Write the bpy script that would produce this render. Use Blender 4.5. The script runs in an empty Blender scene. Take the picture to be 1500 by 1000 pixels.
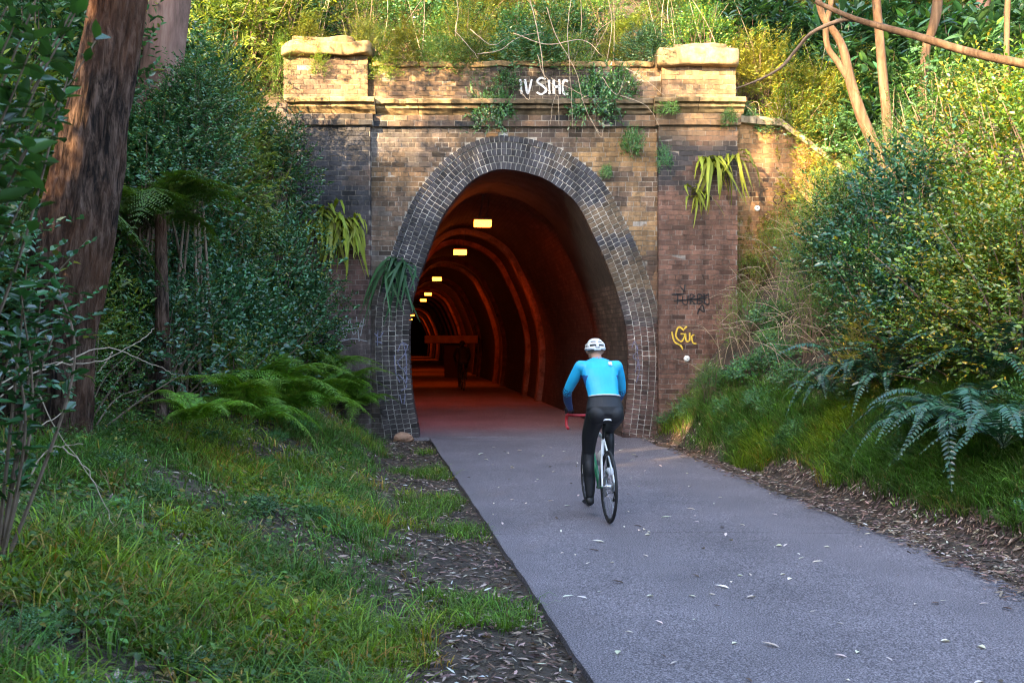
import bpy, bmesh, math, random
import numpy as np
from mathutils import Vector, Matrix

sc = bpy.context.scene
col = sc.collection
R = math.radians

# ------------------------------------------------------------------ camera, sky, sun, exposure
CAMZ = 1.7
FPX = 1458.0
cam_d = bpy.data.cameras.new('camera')
cam = bpy.data.objects.new('camera', cam_d)
col.objects.link(cam)
cam.location = (0, 0, CAMZ)
cam.rotation_euler = (R(90), 0, 0)
cam_d.sensor_width = 36
cam_d.lens = 36 * FPX / 1500
cam_d.clip_start = 0.05
cam_d.clip_end = 1000
cam_d.dof.use_dof = True
cam_d.dof.focus_distance = 14.0
cam_d.dof.aperture_fstop = 5.0
sc.camera = cam

SUN_EL = 22.0
SUN_H = Vector((-0.64, -0.77))            # horizontal direction towards the sun
world = bpy.data.worlds.new('World')
sc.world = world
world.use_nodes = True
nt = world.node_tree
bg = nt.nodes['Background']
sky = nt.nodes.new('ShaderNodeTexSky')
sky.sky_type = 'NISHITA'
sky.sun_disc = False
sky.sun_elevation = R(SUN_EL)
sky.sun_rotation = math.atan2(SUN_H.x, SUN_H.y)
sky.air_density = 1.0
sky.dust_density = 2.5
sky.ozone_density = 0.7
nt.links.new(sky.outputs[0], bg.inputs[0])
bg.inputs[1].default_value = 0.15

sun_d = bpy.data.lights.new('sun', 'SUN')
sun_d.energy = 4.3
sun_d.angle = R(0.6)
sun_d.color = (1.0, 0.70, 0.36)
sun = bpy.data.objects.new('sun', sun_d)
col.objects.link(sun)
sl = Vector((SUN_H.x * math.cos(R(SUN_EL)), SUN_H.y * math.cos(R(SUN_EL)), math.sin(R(SUN_EL)))).normalized()
sun.rotation_euler = sl.to_track_quat('Z', 'Y').to_euler()
sun.location = sl * 60

sc.view_settings.view_transform = 'Standard'
sc.view_settings.look = 'None'
sc.view_settings.gamma = 1.0
sc.view_settings.exposure = 3.32
sc.render.engine = 'CYCLES'
sc.cycles.max_bounces = 6
sc.cycles.diffuse_bounces = 3
sc.cycles.glossy_bounces = 2
sc.cycles.transmission_bounces = 3
sc.cycles.transparent_max_bounces = 4
sc.cycles.use_denoising = True
sc.cycles.filter_width = 1.1
sc.cycles.sample_clamp_indirect = 6.0

# ------------------------------------------------------------------ numpy helpers
rng = np.random.default_rng(11)
random.seed(5)

def vnoise(x, y, seed=0):
    x = np.asarray(x, float); y = np.asarray(y, float)
    xi = np.floor(x); yi = np.floor(y)
    fx = x - xi; fy = y - yi
    fx = fx * fx * (3 - 2 * fx); fy = fy * fy * (3 - 2 * fy)
    def h(a, b):
        s = np.sin(a * 127.1 + b * 311.7 + seed * 74.7) * 43758.5453
        return s - np.floor(s)
    return (h(xi, yi) * (1 - fx) + h(xi + 1, yi) * fx) * (1 - fy) + (h(xi, yi + 1) * (1 - fx) + h(xi + 1, yi + 1) * fx) * fy

def fbm(x, y, seed=0, o=4):
    v = 0; a = 0.5; t = 0
    for k in range(o):
        v = v + a * vnoise(np.asarray(x) * 2 ** k, np.asarray(y) * 2 ** k, seed + k * 13)
        t += a; a *= 0.5
    return v / t

def sstep(a, b, x):
    t = np.clip((np.asarray(x, float) - a) / (b - a), 0, 1)
    return t * t * (3 - 2 * t)

def unit(v):
    return v / np.maximum(np.linalg.norm(v, axis=-1, keepdims=True), 1e-9)

def make_mesh(name, V, F, mats=(), colr=None, smooth=False):
    """V (n,3), F (m,k) of one arity, colr (n,3) point colours"""
    V = np.asarray(V, np.float32); F = np.asarray(F, np.int32)
    me = bpy.data.meshes.new(name)
    n, m, k = len(V), len(F), F.shape[1]
    me.vertices.add(n); me.vertices.foreach_set('co', V.ravel())
    me.loops.add(m * k); me.loops.foreach_set('vertex_index', F.ravel())
    me.polygons.add(m); me.polygons.foreach_set('loop_start', np.arange(0, m * k, k, dtype=np.int32))
    if smooth:
        me.polygons.foreach_set('use_smooth', np.ones(m, bool))
    me.update(calc_edges=True)
    for mt in mats if isinstance(mats, (list, tuple)) else (mats,):
        me.materials.append(mt)
    if colr is not None:
        a = me.color_attributes.new('Col', 'FLOAT_COLOR', 'POINT')
        c = np.ones((n, 4), np.float32); c[:, :3] = colr
        a.data.foreach_set('color', c.ravel())
    return me

class Geo:
    """collects polygons of any arity, with a point colour"""
    def __init__(s):
        s.v = []; s.f = []; s.c = []
    def add(s, V, F, c=(1, 1, 1)):
        b = len(s.v)
        V = [tuple(map(float, p)) for p in V]
        s.v += V
        s.f += [tuple(int(i) + b for i in f) for f in F]
        c = np.asarray(c, float)
        if c.ndim == 1:
            s.c += [tuple(c)] * len(V)
        else:
            s.c += [tuple(q) for q in c]
    def mesh(s, name, mats, smooth=False):
        me = bpy.data.meshes.new(name)
        me.from_pydata(s.v, [], s.f)
        for mt in mats if isinstance(mats, (list, tuple)) else (mats,):
            me.materials.append(mt)
        a = me.color_attributes.new('Col', 'FLOAT_COLOR', 'POINT')
        c = np.ones((len(s.v), 4), np.float32)
        if s.c: c[:, :3] = np.array(s.c)
        a.data.foreach_set('color', c.ravel())
        if smooth:
            me.polygons.foreach_set('use_smooth', np.ones(len(me.polygons), bool))
        return me

def link(name, me, parent=None, loc=None, rot=None, scale=None):
    o = bpy.data.objects.new(name, me)
    col.objects.link(o)
    if parent is not None: o.parent = parent
    if loc is not None: o.location = loc
    if rot is not None: o.rotation_euler = rot
    if scale is not None: o.scale = (scale,) * 3 if isinstance(scale, (int, float)) else scale
    return o

def tag(o, label=None, cat=None, group=None, kind=None):
    if label: o['label'] = label
    if cat: o['category'] = cat
    if group: o['group'] = group
    if kind: o['kind'] = kind
    return o

def thing(name, label, cat, loc=(0, 0, 0), rot=(0, 0, 0), group=None, scale=1.0):
    o = bpy.data.objects.new(name, None)
    o.empty_display_size = 0.2
    col.objects.link(o)
    o.location = loc; o.rotation_euler = rot
    o.scale = (scale,) * 3 if isinstance(scale, (int, float)) else scale
    return tag(o, label, cat, group)

def catmull(P, n):
    P = np.asarray(P, float)
    Q = np.vstack([2 * P[0] - P[1], P, 2 * P[-1] - P[-2]])
    out = []
    for i in range(len(P) - 1):
        p0, p1, p2, p3 = Q[i:i + 4]
        for t in np.linspace(0, 1, n, endpoint=False):
            out.append(0.5 * (2 * p1 + (p2 - p0) * t + (2 * p0 - 5 * p1 + 4 * p2 - p3) * t * t + (3 * p1 - p0 - 3 * p2 + p3) * t ** 3))
    out.append(P[-1])
    return np.array(out)

def tube(P, rad, sides=6, cap=True, jitter=None):
    """loft a tube round polyline P; rad scalar or array; jitter(i,theta)->factor"""
    P = np.asarray(P, float); n = len(P)
    rad = np.broadcast_to(np.asarray(rad, float), (n,))
    T = np.gradient(P, axis=0); T = unit(T)
    up = np.array([0.0, 0.0, 1.0]) if abs(T[0][2]) < 0.9 else np.array([1.0, 0.0, 0.0])
    a = np.cross(T[0], up); a /= np.linalg.norm(a)
    V = []; th = np.linspace(0, 2 * np.pi, sides, endpoint=False)
    for i in range(n):
        a = a - T[i] * np.dot(a, T[i]); a /= np.linalg.norm(a)
        b = np.cross(T[i], a)
        r = rad[i] * (jitter(i, th) if jitter else 1.0) * np.ones(sides)
        V.append(P[i] + np.outer(np.cos(th) * r, a) + np.outer(np.sin(th) * r, b))
    V = np.vstack(V)
    F = []
    for i in range(n - 1):
        for j in range(sides):
            F.append((i * sides + j, i * sides + (j + 1) % sides, (i + 1) * sides + (j + 1) % sides, (i + 1) * sides + j))
    if cap:
        F.append(tuple(range(sides))[::-1]); F.append(tuple(range((n - 1) * sides, n * sides)))
    return V, F

def box_vf(x0, x1, y0, y1, z0, z1):
    V = [(x0, y0, z0), (x1, y0, z0), (x1, y0, z1), (x0, y0, z1), (x0, y1, z0), (x1, y1, z0), (x1, y1, z1), (x0, y1, z1)]
    F = [(0, 1, 2, 3), (5, 4, 7, 6), (4, 0, 3, 7), (1, 5, 6, 2), (3, 2, 6, 7), (4, 5, 1, 0)]
    return V, F

def bevel_mesh(me, w=0.01, seg=2):
    bm = bmesh.new(); bm.from_mesh(me)
    bmesh.ops.bevel(bm, geom=bm.edges[:], offset=w, segments=seg, profile=0.6, affect='EDGES')
    bm.to_mesh(me); bm.free()
    return me

# ------------------------------------------------------------------ materials
def new_mat(name):
    m = bpy.data.materials.new(name); m.use_nodes = True
    n = m.node_tree.nodes; l = m.node_tree.links
    return m, n, l, n['Principled BSDF']

def mat_plain(name, c, rough=0.6, metal=0.0, noise=0.0, scale=20.0, bump=0.0, bscale=60.0, spec=0.5, emit=None, est=0.0):
    m, n, l, p = new_mat(name)
    p.inputs['Base Color'].default_value = (*c, 1)
    p.inputs['Roughness'].default_value = rough
    p.inputs['Metallic'].default_value = metal
    p.inputs['Specular IOR Level'].default_value = spec
    if noise or bump:
        tc = n.new('ShaderNodeTexCoord')
    if noise:
        t = n.new('ShaderNodeTexNoise'); t.inputs['Scale'].default_value = scale; t.inputs['Detail'].default_value = 6
        l.new(tc.outputs['Object'], t.inputs['Vector'])
        r = n.new('ShaderNodeMapRange'); r.inputs['From Min'].default_value = 0.25; r.inputs['From Max'].default_value = 0.75
        r.inputs['To Min'].default_value = 1 - noise; r.inputs['To Max'].default_value = 1 + noise
        l.new(t.outputs['Fac'], r.inputs['Value'])
        mx = n.new('ShaderNodeVectorMath'); mx.operation = 'SCALE'; mx.inputs[0].default_value = c
        l.new(r.outputs[0], mx.inputs['Scale']); l.new(mx.outputs[0], p.inputs['Base Color'])
    if bump:
        t2 = n.new('ShaderNodeTexNoise'); t2.inputs['Scale'].default_value = bscale; t2.inputs['Detail'].default_value = 5
        l.new(tc.outputs['Object'], t2.inputs['Vector'])
        b = n.new('ShaderNodeBump'); b.inputs['Strength'].default_value = bump; b.inputs['Distance'].default_value = 0.02
        l.new(t2.outputs['Fac'], b.inputs['Height']); l.new(b.outputs[0], p.inputs['Normal'])
    if emit:
        p.inputs['Emission Color'].default_value = (*emit, 1); p.inputs['Emission Strength'].default_value = est
    return m

def mat_leaf(name, rough=0.38, transl=0.3, spec=0.5):
    """leaf colour from the mesh's own point colour, tinted by the object colour"""
    m, n, l, p = new_mat(name)
    at = n.new('ShaderNodeAttribute'); at.attribute_name = 'Col'
    oi = n.new('ShaderNodeObjectInfo')
    mx = n.new('ShaderNodeMix'); mx.data_type = 'RGBA'; mx.blend_type = 'MULTIPLY'; mx.inputs['Factor'].default_value = 1
    l.new(at.outputs['Color'], mx.inputs['A']); l.new(oi.outputs['Color'], mx.inputs['B'])
    p.inputs['Roughness'].default_value = rough
    p.inputs['Specular IOR Level'].default_value = spec
    l.new(mx.outputs['Result'], p.inputs['Base Color'])
    tr = n.new('ShaderNodeBsdfTranslucent')
    g = n.new('ShaderNodeMix'); g.data_type = 'RGBA'; g.blend_type = 'MULTIPLY'; g.inputs['Factor'].default_value = 1
    g.inputs['B'].default_value = (1.5, 1.35, 0.55, 1)
    l.new(mx.outputs['Result'], g.inputs['A']); l.new(g.outputs['Result'], tr.inputs['Color'])
    ms = n.new('ShaderNodeMixShader'); ms.inputs[0].default_value = transl
    l.new(p.outputs[0], ms.inputs[1]); l.new(tr.outputs[0], ms.inputs[2])
    l.new(ms.outputs[0], n['Material Output'].inputs['Surface'])
    return m

def mat_attr(name, rough=0.85, noise=0.35, scale=30.0, bump=0.4, bscale=120.0, spec=0.3, stain=0.0):
    """point colour with grain, relief and broad blotches"""
    m, n, l, p = new_mat(name)
    at = n.new('ShaderNodeAttribute'); at.attribute_name = 'Col'
    geo = n.new('ShaderNodeNewGeometry')
    t = n.new('ShaderNodeTexNoise'); t.inputs['Scale'].default_value = scale; t.inputs['Detail'].default_value = 8; t.inputs['Roughness'].default_value = 0.65
    l.new(geo.outputs['Position'], t.inputs['Vector'])
    r = n.new('ShaderNodeMapRange'); r.inputs['From Min'].default_value = 0.3; r.inputs['From Max'].default_value = 0.7
    r.inputs['To Min'].default_value = 1 - noise; r.inputs['To Max'].default_value = 1 + noise
    l.new(t.outputs['Fac'], r.inputs['Value'])
    mx = n.new('ShaderNodeVectorMath'); mx.operation = 'SCALE'
    l.new(at.outputs['Color'], mx.inputs[0]); l.new(r.outputs[0], mx.inputs['Scale'])
    last = mx.outputs[0]
    if stain:
        t3 = n.new('ShaderNodeTexNoise'); t3.inputs['Scale'].default_value = 2.3; t3.inputs['Detail'].default_value = 6; t3.inputs['Roughness'].default_value = 0.7
        mp = n.new('ShaderNodeMapping'); mp.inputs['Scale'].default_value = (1.6, 1, 0.5)
        l.new(geo.outputs['Position'], mp.inputs['Vector']); l.new(mp.outputs[0], t3.inputs['Vector'])
        r3 = n.new('ShaderNodeMapRange'); r3.inputs['From Min'].default_value = 0.42; r3.inputs['From Max'].default_value = 0.62
        r3.inputs['To Min'].default_value = 1.15; r3.inputs['To Max'].default_value = 1 - stain
        l.new(t3.outputs['Fac'], r3.inputs['Value'])
        m3 = n.new('ShaderNodeVectorMath'); m3.operation = 'SCALE'
        l.new(last, m3.inputs[0]); l.new(r3.outputs[0], m3.inputs['Scale']); last = m3.outputs[0]
    l.new(last, p.inputs['Base Color'])
    t2 = n.new('ShaderNodeTexNoise'); t2.inputs['Scale'].default_value = bscale; t2.inputs['Detail'].default_value = 4
    l.new(geo.outputs['Position'], t2.inputs['Vector'])
    b = n.new('ShaderNodeBump'); b.inputs['Strength'].default_value = bump; b.inputs['Distance'].default_value = 0.008
    l.new(t2.outputs['Fac'], b.inputs['Height']); l.new(b.outputs[0], p.inputs['Normal'])
    p.inputs['Roughness'].default_value = rough
    p.inputs['Specular IOR Level'].default_value = spec
    return m

M_leaf = mat_leaf('leaf_glossy', 0.24, 0.24, 0.7)
M_leafm = mat_leaf('leaf_matt', 0.5, 0.34, 0.4)
M_grass = mat_leaf('grass_blade', 0.5, 0.35, 0.35)
M_litter = mat_leaf('dry_leaf', 0.7, 0.12, 0.25)
M_twig = mat_plain('twig', (0.16, 0.11, 0.075), 0.85, noise=0.4, scale=14)
M_drytwig = mat_plain('pale_dry_twig', (0.36, 0.28, 0.2), 0.85, noise=0.35, scale=14)
M_brick = mat_attr('brick', 0.8, 0.38, 26, 0.5, 150, 0.3, 0.45)
M_mortar = mat_attr('mortar', 0.95, 0.35, 18, 0.5, 90, 0.15, 0.5)
M_stone = mat_attr('sandstone', 0.92, 0.38, 9, 0.8, 45, 0.2, 0.5)

# soil
def mat_soil():
    m, n, l, p = new_mat('soil')
    geo = n.new('ShaderNodeNewGeometry')
    t = n.new('ShaderNodeTexNoise'); t.inputs['Scale'].default_value = 3.0; t.inputs['Detail'].default_value = 9; t.inputs['Roughness'].default_value = 0.75
    l.new(geo.outputs['Position'], t.inputs['Vector'])
    cr = n.new('ShaderNodeValToRGB')
    e = cr.color_ramp.elements
    e[0].position = 0.3; e[0].color = (0.018, 0.013, 0.009, 1)
    e[1].position = 0.72; e[1].color = (0.10, 0.07, 0.048, 1)
    x = e.new(0.5); x.color = (0.05, 0.036, 0.025, 1)
    l.new(t.outputs['Fac'], cr.inputs[0]); l.new(cr.outputs[0], p.inputs['Base Color'])
    t2 = n.new('ShaderNodeTexNoise'); t2.inputs['Scale'].default_value = 40; t2.inputs['Detail'].default_value = 6
    l.new(geo.outputs['Position'], t2.inputs['Vector'])
    b = n.new('ShaderNodeBump'); b.inputs['Strength'].default_value = 0.8; b.inputs['Distance'].default_value = 0.03
    l.new(t2.outputs['Fac'], b.inputs['Height']); l.new(b.outputs[0], p.inputs['Normal'])
    p.inputs['Roughness'].default_value = 0.95
    return m
M_soil = mat_soil()

def mat_asphalt():
    m, n, l, p = new_mat('asphalt')
    geo = n.new('ShaderNodeNewGeometry')
    def noise(scale, det, ro=0.6):
        t = n.new('ShaderNodeTexNoise'); t.inputs['Scale'].default_value = scale; t.inputs['Detail'].default_value = det; t.inputs['Roughness'].default_value = ro
        l.new(geo.outputs['Position'], t.inputs['Vector']); return t
    a = noise(95, 3, 0.8); b = noise(0.9, 5); v = n.new('ShaderNodeTexVoronoi'); v.inputs['Scale'].default_value = 120
    l.new(geo.outputs['Position'], v.inputs['Vector'])
    cr = n.new('ShaderNodeValToRGB'); e = cr.color_ramp.elements
    e[0].position = 0.36; e[0].color = (0.035, 0.030, 0.034, 1)
    e[1].position = 0.64; e[1].color = (0.36, 0.32, 0.335, 1)
    x = e.new(0.5); x.color = (0.125, 0.108, 0.12, 1)
    l.new(a.outputs['Fac'], cr.inputs[0])
    r = n.new('ShaderNodeMapRange'); r.inputs['From Min'].default_value = 0.3; r.inputs['From Max'].default_value = 0.7
    r.inputs['To Min'].default_value = 0.8; r.inputs['To Max'].default_value = 1.22
    l.new(b.outputs['Fac'], r.inputs['Value'])
    mx = n.new('ShaderNodeVectorMath'); mx.operation = 'SCALE'
    l.new(cr.outputs[0], mx.inputs[0]); l.new(r.outputs[0], mx.inputs['Scale'])
    l.new(mx.outputs[0], p.inputs['Base Color'])
    bp = n.new('ShaderNodeBump'); bp.inputs['Strength'].default_value = 0.5; bp.inputs['Distance'].default_value = 0.006
    l.new(v.outputs['Distance'], bp.inputs['Height']); l.new(bp.outputs[0], p.inputs['Normal'])
    p.inputs['Roughness'].default_value = 0.75
    p.inputs['Specular IOR Level'].default_value = 0.35
    return m
M_asphalt = mat_asphalt()

def mat_bark(name, cols, sx=14.0, sz=1.6, bump=1.0, ramp=(0.33, 0.5, 0.68)):
    m, n, l, p = new_mat(name)
    tc = n.new('ShaderNodeTexCoord')
    mp = n.new('ShaderNodeMapping'); mp.inputs['Scale'].default_value = (sx, sx, sz)
    l.new(tc.outputs['Object'], mp.inputs['Vector'])
    t = n.new('ShaderNodeTexNoise'); t.inputs['Scale'].default_value = 1.0; t.inputs['Detail'].default_value = 8; t.inputs['Roughness'].default_value = 0.7; t.inputs['Distortion'].default_value = 0.5
    l.new(mp.outputs[0], t.inputs['Vector'])
    t2 = n.new('ShaderNodeTexNoise'); t2.inputs['Scale'].default_value = 1.4; t2.inputs['Detail'].default_value = 4
    l.new(tc.outputs['Object'], t2.inputs['Vector'])
    cr = n.new('ShaderNodeValToRGB'); e = cr.color_ramp.elements
    e[0].position = ramp[0]; e[0].color = (*cols[0], 1)
    e[1].position = ramp[2]; e[1].color = (*cols[2], 1)
    x = e.new(ramp[1]); x.color = (*cols[1], 1)
    l.new(t.outputs['Fac'], cr.inputs[0])
    mx = n.new('ShaderNodeMix'); mx.data_type = 'RGBA'; mx.blend_type = 'MIX'
    r = n.new('ShaderNodeMapRange'); r.inputs['From Min'].default_value = 0.45; r.inputs['From Max'].default_value = 0.65; r.inputs['To Max'].default_value = 0.55
    l.new(t2.outputs['Fac'], r.inputs['Value']); l.new(r.outputs[0], mx.inputs['Factor'])
    l.new(cr.outputs[0], mx.inputs['A']); mx.inputs['B'].default_value = (*cols[3], 1)
    l.new(mx.outputs['Result'], p.inputs['Base Color'])
    b = n.new('ShaderNodeBump'); b.inputs['Strength'].default_value = bump; b.inputs['Distance'].default_value = 0.03
    l.new(t.outputs['Fac'], b.inputs['Height']); l.new(b.outputs[0], p.inputs['Normal'])
    p.inputs['Roughness'].default_value = 0.9; p.inputs['Specular IOR Level'].default_value = 0.2
    return m
M_bark = mat_bark('fissured_bark', [(0.012, 0.008, 0.007), (0.07, 0.042, 0.03), (0.17, 0.11, 0.085), (0.15, 0.06, 0.028)], 20, 4.0, 2.4, (0.40, 0.50, 0.60))
M_barkp = mat_bark('smooth_pink_bark', [(0.09, 0.055, 0.045), (0.20, 0.12, 0.10), (0.30, 0.20, 0.17), (0.15, 0.085, 0.065)], 5, 0.9, 0.35)
M_barkt = mat_bark('pale_brown_bark', [(0.035, 0.022, 0.014), (0.10, 0.062, 0.038), (0.19, 0.125, 0.082), (0.08, 0.046, 0.027)], 9, 1.4, 0.5)

def mat_lining(name, c, brick=True):
    m, n, l, p = new_mat(name)
    geo = n.new('ShaderNodeNewGeometry')
    t = n.new('ShaderNodeTexNoise'); t.inputs['Scale'].default_value = 3.2; t.inputs['Detail'].default_value = 9; t.inputs['Roughness'].default_value = 0.72
    l.new(geo.outputs['Position'], t.inputs['Vector'])
    r = n.new('ShaderNodeMapRange'); r.inputs['From Min'].default_value = 0.32; r.inputs['From Max'].default_value = 0.7
    r.inputs['To Min'].default_value = 0.15; r.inputs['To Max'].default_value = 1.9
    l.new(t.outputs['Fac'], r.inputs['Value'])
    mx = n.new('ShaderNodeVectorMath'); mx.operation = 'SCALE'; mx.inputs[0].default_value = c
    l.new(r.outputs[0], mx.inputs['Scale']); l.new(mx.outputs[0], p.inputs['Base Color'])
    b = n.new('ShaderNodeBump'); b.inputs['Strength'].default_value = 0.7; b.inputs['Distance'].default_value = 0.03
    if brick:
        bt = n.new('ShaderNodeTexBrick'); bt.inputs['Scale'].default_value = 1.0
        bt.inputs['Brick Width'].default_value = 0.24; bt.inputs['Row Height'].default_value = 0.086; bt.inputs['Mortar Size'].default_value = 0.008
        bt.inputs['Color1'].default_value = (0.8, 0.8, 0.8, 1); bt.inputs['Color2'].default_value = (1, 1, 1, 1); bt.inputs['Mortar'].default_value = (0, 0, 0, 1)
        uv = n.new('ShaderNodeUVMap'); l.new(uv.outputs[0], bt.inputs['Vector'])
        l.new(bt.outputs['Color'], b.inputs['Height'])
        bt.inputs['Color1'].default_value = (0.45, 0.45, 0.45, 1); bt.inputs['Color2'].default_value = (1.25, 1.25, 1.25, 1); bt.inputs['Mortar'].default_value = (0.3, 0.3, 0.3, 1)
        mm = n.new('ShaderNodeVectorMath'); mm.operation = 'MULTIPLY'
        l.new(mx.outputs[0], mm.inputs[0]); l.new(bt.outputs['Color'], mm.inputs[1]); l.new(mm.outputs[0], p.inputs['Base Color'])
    else:
        t2 = n.new('ShaderNodeTexNoise'); t2.inputs['Scale'].default_value = 12; t2.inputs['Detail'].default_value = 6
        l.new(geo.outputs['Position'], t2.inputs['Vector']); l.new(t2.outputs['Fac'], b.inputs['Height'])
    l.new(b.outputs[0], p.inputs['Normal'])
    p.inputs['Roughness'].default_value = 0.82
    return m
M_lining = mat_lining('sooty_brick_lining', (0.034, 0.024, 0.019))
M_render = mat_lining('cement_render', (0.026, 0.022, 0.018), False)
M_jamb = mat_lining('jamb_brick_lining', (0.075, 0.056, 0.045))
M_rib = mat_lining('rib_brick', (0.12, 0.08, 0.06), False)

# ------------------------------------------------------------------ terrain
FY = 17.56                                   # the portal face
def XL(y): return 1.144 - 0.148 * np.asarray(y, float)
def XR(y): return XL(y) + 3.5
def FX(px): return (px - 750) / (FPX / FY)
def FZ(py): return CAMZ + (500 - py) / (FPX / FY)

def height(x, y):
    x = np.asarray(x, float); y = np.asarray(y, float)
    yy = np.minimum(y, FY + 0.3)
    d = XL(yy) - x
    s1 = 0.30 + 0.30 * sstep(10, 16, yy)
    zl = -0.055 + 0.05 * np.clip(d, 0, 0.9) + s1 * (np.clip(d, 0.9, 4.0) - 0.9) + 0.8 * (np.clip(d, 4.0, 9.0) - 4.0) + 0.12 * (np.clip(d, 9, 60) - 9)
    e = x - XR(yy)
    s2 = 0.85 + 0.5 * sstep(12, 17, yy)
    zr = -0.055 + 0.08 * np.clip(e + 0.1, 0, 0.55) + s2 * (np.clip(e, 0.45, 3.0) - 0.45) + 0.75 * (np.clip(e, 3.0, 5.5) - 3.0) + 0.15 * (np.clip(e, 5.5, 60) - 5.5)
    z = np.where(x < (XL(yy) + XR(yy)) / 2, np.where(d > 0, zl, -0.055), np.where(e > -0.1, zr, -0.055))
    amp = 0.22 * np.clip(np.maximum(d - 0.6, e - 0.3), 0, 1)
    z = z + amp * (fbm(x * 0.9, y * 0.9, 3) - 0.5) * 1.6
    base = np.interp(x, [3.9, 4.75, 6.1, 7.0, 9.0], [6.05, 5.45, 4.5, 4.4, 4.9]); slope = np.interp(x, [4.0, 6.0], [0.78, 1.0])
    zh = np.maximum(base + slope * (y - FY - 0.5) + 0.5 * (fbm(x * 0.5, y * 0.5, 8) - 0.5), z)
    z = np.where(y > FY + 0.45, zh, z)
    return z

def hz(x, y): return float(height(x, y))

def gp(px, py, y0=2.5):
    """the point of the terrain seen at a photograph pixel"""
    ys = np.linspace(y0, 60, 4000)
    xs = (px - 750) / FPX * ys; zs = CAMZ + (500 - py) / FPX * ys
    h = height(xs, ys)
    k = np.argmax(zs <= h)
    return Vector((xs[k], ys[k], h[k]))

def at(px, py, y):
    return Vector(((px - 750) / FPX * y, y, CAMZ + (500 - py) / FPX * y))

def build_ground():
    xs = np.concatenate([np.linspace(-60, -12, 20)[:-1], np.linspace(-12, 12, 170), np.linspace(12, 60, 20)[1:]])
    ys = np.concatenate([np.linspace(-40, 2, 22)[:-1], np.linspace(2, FY + 0.42, 120), np.linspace(FY + 0.48, 34, 70), np.linspace(34, 170, 24)[1:]])
    X, Y = np.meshgrid(xs, ys)
    Z = height(X, Y)
    Z = np.where(Y > 60, np.minimum(Z, 45), Z)
    nx, ny = len(xs), len(ys)
    V = np.stack([X, Y, Z], -1).reshape(-1, 3)
    F = []
    for j in range(ny - 1):
        for i in range(nx - 1):
            if ys[j] < FY + 0.45 < ys[j + 1] and -3.6 < xs[i] < 3.9: continue      # the wall stands here
            F.append((j * nx + i, j * nx + i + 1, (j + 1) * nx + i + 1, (j + 1) * nx + i))
    o = link('ground', make_mesh('ground', V, F, M_soil, smooth=True))
    tag(o, kind='structure')
build_ground()

# asphalt path, in slabs with narrow joints
def build_path():
    g = Geo()
    segs = [(-40, 3.2), (3.212, 8.79), (8.802, 17.1), (17.112, 17.75)]
    for a, b in segs:
        ys = np.arange(a, b, 0.25); ys = np.append(ys, b)
        V = []
        for y in ys:
            w = 0.012 * (vnoise(y * 3.1, 0.3, 4) - 0.5) * 2
            x0 = float(XL(y)) + w; x1 = float(XR(y)) + 0.3
            V += [(x0, y, -0.07), (x0, y, -0.004), (x0 + 0.012, y, 0.0), ((x0 + x1) / 2, y, 0.018), (x1, y, 0.0), (x1, y, -0.07)]
        F = []
        for i in range(len(ys) - 1):
            for j in range(5):
                F.append((i * 6 + j, (i + 1) * 6 + j, (i + 1) * 6 + j + 1, i * 6 + j + 1)[::-1])
        n = len(ys) - 1
        F.append((0, 1, 2, 3, 4, 5)[::-1]); F.append(tuple(n * 6 + k for k in range(6)))
        g.add(V, F)
    tag(link('path', g.mesh('path', M_asphalt)), kind='structure')
build_path()

# ------------------------------------------------------------------ the tunnel portal
prof_px = [(613, 641), (612, 628), (606, 597), (601.5, 564), (599, 523), (599, 480), (604, 434), (623, 378), (635, 345), (650, 312), (681, 273), (708, 254), (740, 247),
           (788, 257), (819, 274), (846, 298), (870, 343), (889, 384), (905, 428), (916, 470), (921, 510), (921, 545), (918, 590), (913, 630), (912, 641)]
prof = catmull([(FX(a), FZ(b)) for a, b in prof_px], 16)
seg = np.linalg.norm(np.diff(prof, axis=0), axis=1); s = np.concatenate([[0], np.cumsum(seg)])
SS = np.linspace(0, s[-1], 700)
prof = np.stack([np.interp(SS, s, prof[:, 0]), np.interp(SS, s, prof[:, 1])], -1)
for _ in range(12):
    prof[1:-1] = 0.25 * prof[:-2] + 0.5 * prof[1:-1] + 0.25 * prof[2:]
tang = unit(np.gradient(prof, axis=0))
nrm = np.stack([-tang[:, 1], tang[:, 0]], -1)
if nrm[350, 1] < 0: nrm = -nrm
def offset(o): return prof + nrm * o
RING_N, RING_T = 5, 0.118
OUT = offset(RING_N * RING_T + 0.005)
kc = int(np.argmax(OUT[:, 1]))
def out_x(z):
    l = float(np.interp(z, OUT[:kc + 1, 1], OUT[:kc + 1, 0])); r = float(np.interp(-z, -OUT[kc:, 1], OUT[kc:, 0]))
    return l, r
OUT_TOP = float(OUT[kc, 1])

XA, XB = FX(544), FX(963)                   # recessed field between the pilasters
PL0, PL1 = FX(434), FX(544)
PR0, PR1 = FX(963), FX(1078)
Z_BAND, Z_CORN, Z_PAR = FZ(187), FZ(170), FZ(148)
CH = 0.0862                                 # one brick course

def mixc(a, b, t): return np.asarray(a) * (1 - t) + np.asarray(b) * t

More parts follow.
